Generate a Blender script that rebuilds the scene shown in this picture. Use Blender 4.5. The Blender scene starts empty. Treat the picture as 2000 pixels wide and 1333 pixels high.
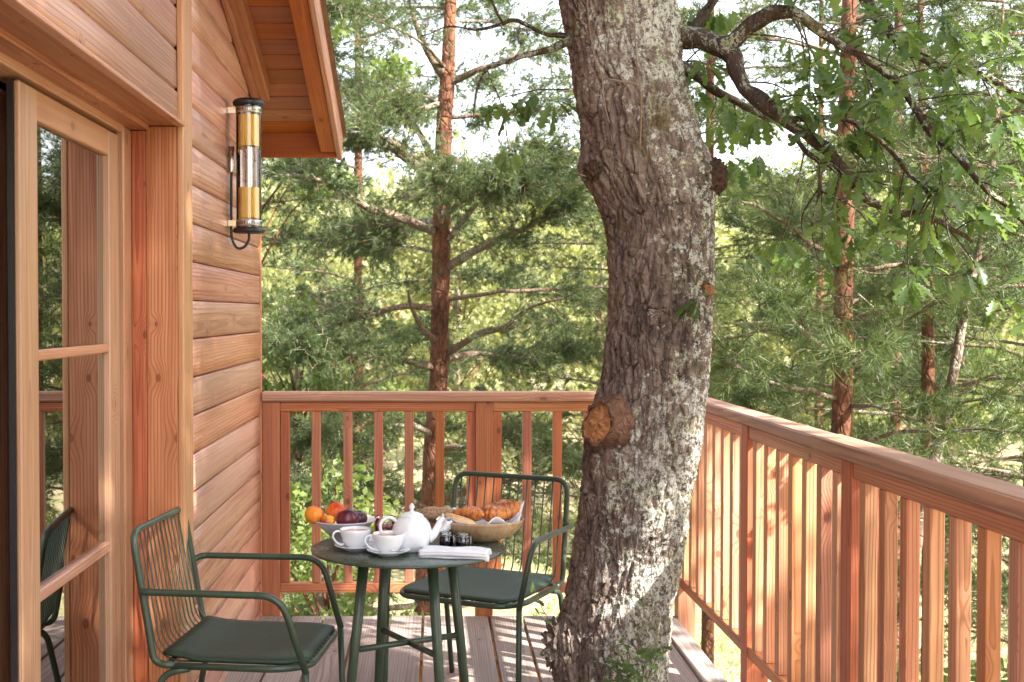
import bpy, bmesh, math, random
import numpy as np
from mathutils import Vector, Matrix, noise as mnoise
random.seed(7)
sc = bpy.context.scene
C = sc.collection

# ---------------------------------------------------------------- camera, sky, sun, exposure
cam_d = bpy.data.cameras.new('camera'); cam = bpy.data.objects.new('camera', cam_d); C.objects.link(cam)
cam.location = (0, 0, 1.46)
cam.rotation_euler = (math.radians(90) - math.atan(54.5/2450), 0, 0)
cam_d.sensor_width = 36; cam_d.lens = 36*2450/2000; cam_d.shift_x = 0.075
cam_d.clip_start = 0.05; cam_d.clip_end = 2000
cam_d.dof.use_dof = True; cam_d.dof.focus_distance = 4.3; cam_d.dof.aperture_fstop = 7.0
sc.camera = cam
SUN_EL, SUN_AZ = math.radians(40), math.atan2(0.80, -0.60)     # azimuth clockwise from +Y: from the right and behind the camera
world = bpy.data.worlds.new('World'); sc.world = world; world.use_nodes = True
wn = world.node_tree.nodes; wl_ = world.node_tree.links
bg = wn['Background']; sky = wn.new('ShaderNodeTexSky'); sky.sky_type = 'NISHITA'; sky.sun_disc = False
sky.sun_elevation = SUN_EL; sky.sun_rotation = SUN_AZ; sky.dust_density = 5.0; sky.air_density = 1.0; sky.altitude = 300
veil = wn.new('ShaderNodeMix'); veil.data_type = 'RGBA'; veil.inputs[0].default_value = .55; veil.inputs[7].default_value = (5.2, 5.2, 5.2, 1)   # thin bright haze over the blue
wl_.new(sky.outputs[0], veil.inputs[6]); wl_.new(veil.outputs[2], bg.inputs[0]); bg.inputs[1].default_value = 0.15
sd = bpy.data.lights.new('sun', 'SUN'); sun = bpy.data.objects.new('sun', sd); C.objects.link(sun)
sd.energy = 5.0; sd.angle = math.radians(0.5); sd.color = (1.0, 0.94, 0.84)
sdir = Vector((math.sin(SUN_AZ)*math.cos(SUN_EL), math.cos(SUN_AZ)*math.cos(SUN_EL), math.sin(SUN_EL)))
sun.rotation_euler = sdir.to_track_quat('Z', 'Y').to_euler(); sun.location = (8, -6, 9)
sc.view_settings.view_transform = 'Standard'; sc.view_settings.look = 'None'; sc.view_settings.gamma = 1
sc.view_settings.exposure = 2.36
sc.cycles.max_bounces = 8; sc.cycles.transparent_max_bounces = 12; sc.cycles.diffuse_bounces = 4
sc.cycles.sample_clamp_indirect = 6

# ---------------------------------------------------------------- node helpers and materials
class N:
    def __init__(s, name):
        s.m = bpy.data.materials.new(name); s.m.use_nodes = True; s.t = s.m.node_tree
        s.b = s.t.nodes['Principled BSDF']; s.out = s.t.nodes['Material Output']
    def n(s, typ, **kw):
        nd = s.t.nodes.new(typ)
        for k, v in kw.items(): setattr(nd, k, v)
        return nd
    def l(s, a, b): s.t.links.new(a, b)
    def put(s, sock, v):
        if isinstance(v, bpy.types.NodeSocket): s.l(v, sock)
        elif v is not None: sock.default_value = v
    def math(s, op, a, b=None, c=None, clamp=False):
        nd = s.n('ShaderNodeMath', operation=op, use_clamp=clamp)
        s.put(nd.inputs[0], a); s.put(nd.inputs[1], b); s.put(nd.inputs[2], c)
        return nd.outputs[0]
    def mix(s, f, a, b, mode='MIX'):
        nd = s.n('ShaderNodeMix', data_type='RGBA', blend_type=mode)
        s.put(nd.inputs[0], f); s.put(nd.inputs[6], a); s.put(nd.inputs[7], b)
        return nd.outputs[2]
    def ramp(s, v, lo, hi, a=0.0, b=1.0):
        nd = s.n('ShaderNodeMapRange'); nd.interpolation_type = 'SMOOTHSTEP'
        s.put(nd.inputs[0], v); s.put(nd.inputs[1], lo); s.put(nd.inputs[2], hi); s.put(nd.inputs[3], a); s.put(nd.inputs[4], b)
        return nd.outputs[0]
    def noise(s, vec, scale, detail=3, rough=.5):
        nd = s.n('ShaderNodeTexNoise'); s.put(nd.inputs['Vector'], vec)
        nd.inputs['Scale'].default_value = scale; nd.inputs['Detail'].default_value = detail; nd.inputs['Roughness'].default_value = rough
        return nd.outputs[0]
    def scalev(s, vec, sx, sy, sz):
        nd = s.n('ShaderNodeMapping'); s.put(nd.inputs[0], vec); nd.inputs[3].default_value = (sx, sy, sz); return nd.outputs[0]
    def bump(s, h, strength, dist):
        nd = s.n('ShaderNodeBump'); nd.inputs['Strength'].default_value = strength; nd.inputs['Distance'].default_value = dist
        s.put(nd.inputs['Height'], h); s.l(nd.outputs[0], s.b.inputs['Normal']); return nd

def c4(c): return (c[0], c[1], c[2], 1)
def solid(name, col, rough=.5, metal=0, var=.08, scale=30, bump=0.0, spec=.5, coat=0):
    k = N(name); g = k.n('ShaderNodeTexCoord').outputs['Object']
    nz = k.noise(g, scale, 4); nz2 = k.noise(g, scale*.13, 2)
    v = k.ramp(k.math('ADD', nz, nz2), .6, 1.4, 1-var, 1+var)
    k.l(k.mix(1.0, c4(col), k.n('ShaderNodeCombineXYZ').outputs[0], 'MULTIPLY'), k.b.inputs['Base Color'])
    cx = k.t.nodes[-1] if False else [q for q in k.t.nodes if q.bl_idname == 'ShaderNodeCombineXYZ'][0]
    for i in range(3): k.l(v, cx.inputs[i])
    k.b.inputs['Roughness'].default_value = rough; k.b.inputs['Metallic'].default_value = metal
    k.b.inputs['Specular IOR Level'].default_value = spec; k.b.inputs['Coat Weight'].default_value = coat
    k.l(k.ramp(nz, .3, .7, max(rough-.06, 0), min(rough+.08, 1)), k.b.inputs['Roughness'])
    if bump: k.bump(nz, .4, bump)
    return k.m

_wood = {}
def wood(kind, axis):
    """Softwood: growth rings about a pith line along the piece, knots, colour that differs from piece to piece."""
    if (kind, axis) in _wood: return _wood[kind, axis]
    light, dark, knotc, ring, knots, rough, bumpd, var = {
        'larch':   ((.52, .225, .110), (.27, .085, .034), (.17, .045, .02), 120, .45, .50, .0016, .20),
        'red':     ((.44, .160, .075), (.25, .070, .030), (.13, .035, .015), 150, .62, .55, .0010, .16),
        'slat':    ((.58, .30, .170), (.31, .115, .050), (.17, .045, .02), 110, .45, .50, .0016, .20),
        'pale':    ((.56, .32, .205), (.35, .155, .082), (.24, .10, .05), 210, .93, .42, .0004, .10),
        'siding':  ((.55, .265, .180), (.27, .090, .048), (.17, .055, .03), 85, .60, .36, .0022, .15),
        'cap':     ((.50, .275, .165), (.26, .105, .050), (.17, .06, .03), 120, .80, .60, .0014, .12),
        'deck':    ((.34, .280, .255), (.19, .145, .128), (.14, .07, .045), 95, .70, .70, .0020, .18),
        'post':    ((.57, .275, .160), (.31, .100, .043), (.20, .055, .022), 85, .35, .48, .0010, .08),
        'soffit':  ((.43, .135, .048), (.27, .068, .020), (.13, .035, .015), 140, .62, .55, .0010, .22)}[kind]
    k = N('wood_' + kind + '_' + axis)
    tc = k.n('ShaderNodeTexCoord').outputs['Object']; oi = k.n('ShaderNodeObjectInfo'); rnd = oi.outputs['Random']
    sp = k.n('ShaderNodeSeparateXYZ'); k.l(tc, sp.inputs[0]); x, y, z = sp.outputs
    a, b, L = {'x': (y, z, x), 'y': (x, z, y), 'z': (x, y, z)}[axis]
    r2 = k.math('FRACT', k.math('MULTIPLY', rnd, 17.31)); r3 = k.math('FRACT', k.math('MULTIPLY', rnd, 91.7))
    Lo = k.math('ADD', L, k.math('MULTIPLY', rnd, 40.0))
    ao = k.math('ADD', a, k.math('MULTIPLY_ADD', r2, .16, -.10)); bo = k.math('ADD', b, k.math('MULTIPLY_ADD', r3, .16, -.06))
    cv = k.n('ShaderNodeCombineXYZ'); k.l(a, cv.inputs[0]); k.l(b, cv.inputs[1]); k.l(k.math('MULTIPLY', Lo, .14), cv.inputs[2])
    w1 = k.noise(cv.outputs[0], 9, 3); w2 = k.noise(cv.outputs[0], 2.2, 2)
    # knots
    nsp = k.n('ShaderNodeSeparateXYZ'); k.l(k.n('ShaderNodeTexCoord').outputs['Normal'], nsp.inputs[0]); nx_, ny_, nz__ = [k.math('ABSOLUTE', q) for q in nsp.outputs]
    na, nb_ = {'x': (ny_, nz__), 'y': (nx_, nz__), 'z': (nx_, ny_)}[axis]; isa = k.math('GREATER_THAN', na, nb_)
    u_ = k.math('ADD', k.math('MULTIPLY', isa, b), k.math('MULTIPLY', k.math('SUBTRACT', 1.0, isa), k.math('ADD', a, .7)))
    kv = k.n('ShaderNodeCombineXYZ'); k.l(u_, kv.inputs[0]); k.l(k.math('MULTIPLY', Lo, .62), kv.inputs[1])
    vo = k.n('ShaderNodeTexVoronoi', voronoi_dimensions='2D'); k.l(kv.outputs[0], vo.inputs['Vector']); vo.inputs['Scale'].default_value = 5.2
    kd = k.math('MULTIPLY', vo.outputs['Distance'], 1/5.2)
    csep = k.n('ShaderNodeSeparateColor'); k.l(vo.outputs['Color'], csep.inputs[0])
    on = k.math('GREATER_THAN', csep.outputs[0], knots)
    kr = k.math('MULTIPLY_ADD', csep.outputs[1], .009, .006)
    halo = k.math('MULTIPLY', on, k.ramp(kd, 0.0, k.math('MULTIPLY', kr, 4.5), 1, 0))
    core = k.math('MULTIPLY', on, k.ramp(kd, k.math('MULTIPLY', kr, .55), kr, 1, 0))
    r = k.math('SQRT', k.math('ADD', k.math('MULTIPLY', ao, ao), k.math('MULTIPLY', bo, bo)))
    r = k.math('MULTIPLY_ADD', w1, .020, r); r = k.math('MULTIPLY_ADD', w2, .07, r); r = k.math('MULTIPLY_ADD', halo, .022, r)
    fr = k.math('FRACT', k.math('MULTIPLY', r, ring))
    late = k.math('POWER', k.math('PINGPONG', k.math('MULTIPLY', fr, 1.0), .5), 1.0)
    line = k.math('MULTIPLY', k.ramp(fr, .45, .92), k.ramp(fr, .93, 1.0, 1, 0))
    col = k.mix(k.math('MULTIPLY', line, .85), c4(light), c4(dark))
    # broad colour bands, streaks
    sv = k.n('ShaderNodeCombineXYZ'); k.l(k.math('MULTIPLY', a, 1.0), sv.inputs[0]); k.l(b, sv.inputs[1]); k.l(k.math('MULTIPLY', Lo, .03), sv.inputs[2])
    st = k.noise(sv.outputs[0], 55, 3, .6); big = k.noise(cv.outputs[0], 5, 2)
    col = k.mix(k.ramp(st, .38, .68, 0, .60), col, c4(dark))
    col = k.mix(k.ramp(big, .42, .72, 0, .50), col, c4([q*1.0 for q in dark]))
    col = k.mix(k.math('MULTIPLY', halo, .35), col, c4(dark)); col = k.mix(k.math('MULTIPLY', core, .85), col, c4(knotc))
    if kind in ('deck', 'cap'):
        gx = k.noise(sv.outputs[0], 14, 3); col = k.mix(k.ramp(gx, .40, .70, 0, .5 if kind == 'deck' else .25), col, (.32, .27, .245, 1))
    if kind == 'siding':
        gx = k.noise(sv.outputs[0], 9, 3); col = k.mix(k.ramp(gx, .35, .70, 0, .55), col, (.62, .37, .285, 1))
    hsv = k.n('ShaderNodeHueSaturation'); k.l(col, hsv.inputs['Color'])
    k.l(k.math('MULTIPLY_ADD', r2, 2*var, 1-var), hsv.inputs['Value']); k.l(k.math('MULTIPLY_ADD', r3, .22, .90), hsv.inputs['Saturation'])
    k.l(k.math('MULTIPLY_ADD', rnd, .016, .492), hsv.inputs['Hue'])
    k.l(hsv.outputs[0], k.b.inputs['Base Color'])
    k.l(k.math('MULTIPLY_ADD', st, .22, rough-.10), k.b.inputs['Roughness'])
    k.b.inputs['Specular IOR Level'].default_value = .5
    if kind in ('siding', 'post', 'pale'): k.b.inputs['Coat Weight'].default_value = .20; k.b.inputs['Coat Roughness'].default_value = .35
    fine = k.noise(sv.outputs[0], 260, 2)
    h = k.math('SUBTRACT', k.math('MULTIPLY', fine, .5), k.math('MULTIPLY', line, .6))
    if kind == 'siding': h = k.math('ADD', h, k.math('MULTIPLY', k.noise(cv.outputs[0], 16, 2), 1.6))
    k.bump(h, .55, bumpd)
    _wood[kind, axis] = k.m; return k.m

def foliage(name, ca, cb, trans=.45, rough=.55, nscale=1.2):
    k = N(name); at = k.n('ShaderNodeAttribute', attribute_name='tint').outputs['Fac']
    tc = k.n('ShaderNodeTexCoord').outputs['Object']; nz = k.noise(tc, nscale, 2)
    f = k.math('ADD', k.math('MULTIPLY', at, .65), k.ramp(nz, .3, .7, 0, .35))
    col = k.mix(f, c4(ca), c4(cb)); k.l(col, k.b.inputs['Base Color']); k.b.inputs['Roughness'].default_value = rough
    k.b.inputs['Specular IOR Level'].default_value = .35
    tr = k.n('ShaderNodeBsdfTranslucent'); k.l(k.mix(1, col, (1.25, 1.25, .75, 1), 'MULTIPLY'), tr.inputs[0])
    mx = k.n('ShaderNodeMixShader'); mx.inputs[0].default_value = trans; k.l(k.b.outputs[0], mx.inputs[1]); k.l(tr.outputs[0], mx.inputs[2])
    k.l(mx.outputs[0], k.out.inputs[0]); return k.m

def bark(name, ca, cb, plate=20, lichen=0, bumpd=.012, lcol=(.56, .57, .49), zstretch=.35):
    k = N(name); tc = k.n('ShaderNodeTexCoord').outputs['Object']; gm = k.n('ShaderNodeNewGeometry')
    sv = k.scalev(tc, 1, 1, zstretch)
    vo = k.n('ShaderNodeTexVoronoi', feature='DISTANCE_TO_EDGE'); k.l(sv, vo.inputs['Vector']); vo.inputs['Scale'].default_value = plate
    n1 = k.noise(sv, plate*1.5, 5, .65); n2 = k.noise(tc, plate*5, 4, .7); n3 = k.noise(tc, 3, 2)
    e = k.ramp(vo.outputs['Distance'], 0, .12)
    col = k.mix(k.ramp(k.math('ADD', n1, k.math('MULTIPLY', n3, .5)), .45, 1.0), c4(ca), c4(cb))
    col = k.mix(k.ramp(n2, .35, .7, 0, .35), col, c4([q*.55 for q in ca]))
    if lichen:
        dt = k.n('ShaderNodeVectorMath', operation='DOT_PRODUCT'); k.l(gm.outputs['True Normal'], dt.inputs[0]); dt.inputs[1].default_value = (.80, -.35, .25)
        bias = k.ramp(k.noise(tc, 1.5, 2), .3, .7, -.09, .09)
        pn = k.noise(tc, 19 if name == 'oak_bark' else 13, 6, .8); pf = k.noise(tc, 75, 4, .7)
        if name == 'oak_bark': side = k.math('ADD', k.n('ShaderNodeAttribute', attribute_name='side').outputs['Fac'], .15)
        else: side = k.math('MAXIMUM', dt.outputs['Value'], -.6)
        lv = k.math('ADD', k.math('ADD', pn, bias), k.math('MULTIPLY', side, .105*lichen))
        mask = k.math('MULTIPLY', k.ramp(lv, .55, .60), k.ramp(pf, .43, .50))
        lc = k.mix(k.noise(tc, 40, 3), c4([q*.55 for q in lcol]), c4(lcol))
        lc = k.mix(k.ramp(k.noise(tc, 9, 2), .5, .7, 0, .6), lc, (.38, .42, .24, 1))
        col = k.mix(mask, col, lc)
        mo = k.math('MULTIPLY', k.ramp(k.noise(tc, 5, 5, .7), .56, .64), k.ramp(pf, .3, .6)); col = k.mix(k.math('MULTIPLY', mo, .75), col, (.10, .085, .022, 1))
    k.l(col, k.b.inputs['Base Color']); k.b.inputs['Roughness'].default_value = .92; k.b.inputs['Specular IOR Level'].default_value = .2
    k.bump(k.math('ADD', k.math('MULTIPLY', e, .8), k.math('MULTIPLY_ADD', n2, .5, k.math('MULTIPLY', n1, .6))), .8, bumpd)
    return k.m

M = {}
M['green_metal'] = solid('green_powder_coat', (.035, .058, .036), .36, .0, .10, 60, .0002, .5)
M['green_pad'] = solid('green_seat_pad', (.018, .037, .022), .55, 0, .12, 220, .0003)
M['table_top'] = solid('green_table_top', (.040, .058, .043), .30, 0, .14, 25, .0001)
M['porcelain'] = solid('white_porcelain', (.74, .77, .82), .16, 0, .02, 12, 0, .5, .3)
M['bowl_grey'] = solid('pale_grey_ceramic', (.60, .62, .66), .22, 0, .05, 14, 0, .5, .3)
M['linen'] = solid('white_linen', (.74, .76, .83), .9, 0, .03, 300, .0006, .2)
M['tea'] = solid('milky_tea', (.52, .27, .16), .08, 0, .03, 10)
M['steel'] = solid('brushed_steel', (.62, .60, .56), .28, 1.0, .08, 40)
M['brass'] = solid('pale_brass', (.72, .60, .42), .25, 1.0, .08, 40)
M['black'] = solid('black_rubber', (.012, .012, .013), .42, 0, .1, 40)
M['gasket'] = solid('black_gasket', (.01, .01, .012), .5, 0, .1, 40)
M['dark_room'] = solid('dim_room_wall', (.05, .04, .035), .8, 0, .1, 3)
M['jam_dark'] = solid('blueberry_jam', (.012, .008, .035), .12, 0, .2, 40, 0, .5, .6)
M['jam_red'] = solid('red_jam', (.30, .025, .010), .12, 0, .25, 30, 0, .5, .5)

def fruit_mat(name, ca, cb, cc, rough=.32, s=1.0):
    k = N(name); tc = k.n('ShaderNodeTexCoord').outputs['Object']; sp = k.n('ShaderNodeSeparateXYZ'); k.l(tc, sp.inputs[0])
    nz = k.noise(tc, 22, 3); f = k.math('ADD', k.math('MULTIPLY', sp.outputs[2], 14*s), k.math('ADD', k.math('MULTIPLY', sp.outputs[0], 16), nz))
    col = k.mix(k.ramp(f, .25, .75), c4(ca), c4(cb)); col = k.mix(k.ramp(k.noise(tc, 160, 2), .58, .72, 0, .5), col, c4(cc))
    k.l(col, k.b.inputs['Base Color']); k.b.inputs['Roughness'].default_value = rough; k.b.inputs['Subsurface Weight'].default_value = .08
    k.b.inputs['Subsurface Radius'].default_value = (.01, .004, .002); k.bump(k.noise(tc, 300, 2), .15, .0004); return k.m
M['peach'] = fruit_mat('nectarine_skin', (.80, .25, .02), (.42, .02, .012), (.85, .35, .05), .42)
M['apricot'] = fruit_mat('apricot_skin', (.78, .20, .02), (.55, .06, .012), (.85, .30, .05), .5)
M['small_plum'] = fruit_mat('small_plum_skin', (.80, .33, .02), (.38, .03, .02), (.85, .35, .05), .3, -1.2)
M['plum'] = fruit_mat('dark_plum_skin', (.10, .008, .018), (.045, .006, .020), (.14, .04, .07), .28)

def pastry_mat(name, ca, cb, s=1):
    k = N(name); tc = k.n('ShaderNodeTexCoord').outputs['Object']
    n1 = k.noise(tc, 28*s, 5, .65); n2 = k.noise(k.scalev(tc, 3, 1, 1), 90*s, 4, .6)
    col = k.mix(k.ramp(k.math('ADD', n1, k.math('MULTIPLY', n2, .5)), .58, .90), c4(ca), c4(cb)); k.l(col, k.b.inputs['Base Color'])
    k.b.inputs['Roughness'].default_value = .42; k.b.inputs['Coat Weight'].default_value = .15; k.bump(n2, .6, .003); return k.m
M['croissant'] = pastry_mat('baked_crust', (.17, .038, .008), (.60, .21, .045))
M['bread'] = pastry_mat('pale_baguette_crust', (.55, .27, .10), (.75, .52, .28))
M['loaf'] = pastry_mat('seeded_crust', (.16, .07, .03), (.42, .24, .12), 4)
M['seed'] = solid('pumpkin_and_oat_seeds', (.42, .31, .18), .6, 0, .3, 90)
M['bowl_wood'] = pastry_mat('turned_wooden_bowl', (.27, .165, .085), (.42, .29, .175), .4)
M['bowl_wood'].node_tree.nodes['Principled BSDF'].inputs['Coat Weight'].default_value = 0
M['bowl_wood'].node_tree.nodes['Principled BSDF'].inputs['Roughness'].default_value = .65

def glass(name, tint=(1, 1, 1), gl=.10, rough=.0, base=None):
    k = N(name); k.t.nodes.remove(k.b)
    tr = k.n('ShaderNodeBsdfTransparent'); tr.inputs[0].default_value = c4(tint); g = k.n('ShaderNodeBsdfGlossy'); g.inputs['Roughness'].default_value = rough
    fr = k.n('ShaderNodeFresnel'); fr.inputs[0].default_value = 1.5
    mx = k.n('ShaderNodeMixShader'); k.l(k.math('ADD', fr.outputs[0], gl, clamp=True), mx.inputs[0]); k.l(tr.outputs[0], mx.inputs[1]); k.l(g.outputs[0], mx.inputs[2])
    k.l(mx.outputs[0], k.out.inputs[0]); return k.m
M['window_glass'] = glass('window_glass', (.30, .33, .32), .34)
M['clear_glass'] = glass('clear_glass', (.95, .97, .97), .05)
k = N('amber_ribbed_shade'); k.b.inputs['Base Color'].default_value = (.78, .42, .035, 1); k.b.inputs['Metallic'].default_value = .55; k.b.inputs['Roughness'].default_value = .35
tc = k.n('ShaderNodeTexCoord').outputs['Object']; k.bump(k.noise(tc, 60, 2), .1, .001); k.b.inputs['Metallic'].default_value = .25; k.b.inputs['Base Color'].default_value = (.82, .52, .10, 1); M['amber'] = k.m

M['needles'] = foliage('pine_needles', (.030, .058, .022), (.105, .138, .042), .30, .5, .8)
M['needles_blue'] = foliage('bluish_pine_needles', (.034, .064, .028), (.115, .145, .052), .28, .5, .8)
M['needles_sunny'] = foliage('sunny_pine_needles', (.07, .105, .035), (.18, .21, .065), .40, .5, .8)  # lighter copy of the needles, sunlight put into the colour
M['oak_leaf'] = foliage('oak_leaf', (.048, .100, .038), (.15, .215, .060), .52, .32, 3)
M['oak_leaf_far'] = foliage('oak_leaf_far', (.075, .125, .038), (.20, .25, .075), .5, .5, .6)
M['wood_far'] = foliage('distant_leaves', (.16, .180, .075), (.37, .38, .19), .5, .6, .25)
M['shade_leaf'] = foliage('overhead_leaves', (.04, .085, .025), (.08, .13, .03), .22, .5, .8)
M['oak_bark'] = bark('oak_bark', (.050, .037, .031), (.285, .220, .185), 30, 1.25, .010, (.60, .60, .54))
M['oak_branch_bark'] = bark('oak_branch_bark', (.030, .022, .017), (.10, .068, .050), 60, .75, .006, (.34, .36, .28))
M['pine_bark'] = bark('pine_bark', (.065, .028, .018), (.24, .105, .06), 16, 0, .03, zstretch=.5)
M['limb_bark'] = bark('pine_limb_bark', (.085, .060, .045), (.22, .155, .115), 30, .1, .01, (.45, .45, .38))

# ---------------------------------------------------------------- object helpers
WL = {}
def wpos(o): return WL.get(o.name, Vector(o.location))
def link(o, loc=(0, 0, 0), parent=None):
    C.objects.link(o); loc = Vector(loc); WL[o.name] = loc
    if parent is not None: o.parent = parent; o.location = loc - wpos(parent)
    else: o.location = loc
    return o
def tag(o, label=None, cat=None, group=None, kind=None):
    if label: o['label'] = label
    if cat: o['category'] = cat
    if group: o['group'] = group
    if kind: o['kind'] = kind
    return o
def empty(name, loc, label, cat, group=None):
    o = bpy.data.objects.new(name, None); o.empty_display_size = .1; link(o, loc); return tag(o, label, cat, group)
def mobj(name, me, loc, parent=None):
    return link(bpy.data.objects.new(name, me), loc, parent)
def mesh(name, V, F, mat, smooth=False):
    me = bpy.data.meshes.new(name); me.from_pydata([tuple(v) for v in V], [], F)
    if mat: me.materials.append(mat)
    if smooth: me.polygons.foreach_set('use_smooth', [True]*len(me.polygons))
    me.update(); return me
def npmesh(name, V, F, mat, tint=None, smooth=False):
    """V (n,3) float, F (m,k) int, tint (n,) float"""
    me = bpy.data.meshes.new(name); V = np.ascontiguousarray(V, np.float32); F = np.ascontiguousarray(F, np.int32)
    me.vertices.add(len(V)); me.vertices.foreach_set('co', V.ravel()); kk = F.shape[1]
    me.loops.add(F.size); me.loops.foreach_set('vertex_index', F.ravel())
    me.polygons.add(len(F)); me.polygons.foreach_set('loop_start', np.arange(0, F.size, kk, dtype=np.int32)); me.polygons.foreach_set('loop_total', np.full(len(F), kk, np.int32))
    if tint is not None:
        at = me.attributes.new('tint', 'FLOAT', 'POINT'); at.data.foreach_set('value', np.ascontiguousarray(tint, np.float32))
    me.materials.append(mat); me.update(calc_edges=True); me.validate()
    if smooth: me.polygons.foreach_set('use_smooth', np.ones(len(F), bool))
    return me

_bx = {}
def box_mesh(sx, sy, sz, mat, bev):
    key = (round(sx, 4), round(sy, 4), round(sz, 4), mat.name, bev)
    if key in _bx: return _bx[key]
    hx, hy, hz = sx/2, sy/2, sz/2; bv = min(bev, hx*.8, hy*.8, hz*.8); V = []; F = []; idx = {}
    for i in (-1, 1):
        for j in (-1, 1):
            for q in (-1, 1):
                idx[i, j, q, 0] = len(V); V.append((i*hx, j*(hy-bv), q*(hz-bv)))
                idx[i, j, q, 1] = len(V); V.append((i*(hx-bv), j*hy, q*(hz-bv)))
                idx[i, j, q, 2] = len(V); V.append((i*(hx-bv), j*(hy-bv), q*hz))
    def quad(L, want):
        a, b, c = Vector(V[L[0]]), Vector(V[L[1]]), Vector(V[L[2]])
        if (b-a).cross(c-a).dot(want) < 0: L = L[::-1]
        F.append(L)
    for s in (-1, 1):
        quad([idx[s, -1, -1, 0], idx[s, 1, -1, 0], idx[s, 1, 1, 0], idx[s, -1, 1, 0]], Vector((s, 0, 0)))
        quad([idx[-1, s, -1, 1], idx[1, s, -1, 1], idx[1, s, 1, 1], idx[-1, s, 1, 1]], Vector((0, s, 0)))
        quad([idx[-1, -1, s, 2], idx[1, -1, s, 2], idx[1, 1, s, 2], idx[-1, 1, s, 2]], Vector((0, 0, s)))
        for t in (-1, 1):
            quad([idx[s, t, -1, 0], idx[s, t, 1, 0], idx[s, t, 1, 1], idx[s, t, -1, 1]], Vector((s, t, 0)))
            quad([idx[s, -1, t, 0], idx[s, 1, t, 0], idx[s, 1, t, 2], idx[s, -1, t, 2]], Vector((s, 0, t)))
            quad([idx[-1, s, t, 1], idx[1, s, t, 1], idx[1, s, t, 2], idx[-1, s, t, 2]], Vector((0, s, t)))
            for u in (-1, 1): quad([idx[s, t, u, 0], idx[s, t, u, 1], idx[s, t, u, 2]], Vector((s, t, u)))
    me = mesh('board', V, F, mat); _bx[key] = me; return me
def box(name, x0, x1, y0, y1, z0, z1, mat, parent=None, bev=.003, rotz=0, rx=0):
    me = box_mesh(x1-x0, y1-y0, z1-z0, mat, bev)
    o = mobj(name, me, ((x0+x1)/2, (y0+y1)/2, (z0+z1)/2), parent)
    if rotz or rx: o.rotation_euler = (rx, 0, rotz)
    return o
def wbox(name, kind, x0, x1, y0, y1, z0, z1, parent=None, bev=.003, rotz=0, rx=0):
    d = (x1-x0, y1-y0, z1-z0); ax = 'xyz'[d.index(max(d))]
    return box(name, x0, x1, y0, y1, z0, z1, wood(kind, ax), parent, bev, rotz, rx)

def cr(pts, n=8):
    """Catmull-Rom through pts (tuples of any length)."""
    P_ = [np.array(p, float) for p in pts]
    if len(P_) < 3: return [P_[0] + (P_[-1]-P_[0])*i/n for i in range(n+1)]
    P_ = [2*P_[0]-P_[1]] + P_ + [2*P_[-1]-P_[-2]]; out = []
    for i in range(1, len(P_)-2):
        a, b, c, d = P_[i-1:i+3]
        for j in range(n):
            t = j/n; out.append(.5*((2*b)+(c-a)*t+(2*a-5*b+4*c-d)*t*t+(3*b-a-3*c+d)*t**3))
    out.append(P_[-2]); return out
def rounded(pts, rad=.05, n=6, closed=False):
    """Polyline with filleted corners."""
    P_ = [Vector(p) for p in pts]; out = []; m = len(P_)
    for i, p in enumerate(P_):
        if not closed and i in (0, m-1): out.append(tuple(p)); continue
        a = P_[(i-1) % m]; b = P_[(i+1) % m]; r = min(rad, (a-p).length*.48, (b-p).length*.48)
        s = p+(a-p).normalized()*r; e = p+(b-p).normalized()*r
        for j in range(n+1):
            t = j/n; out.append(tuple(s*(1-t)**2+p*2*t*(1-t)+e*t*t))
    return out
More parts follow.
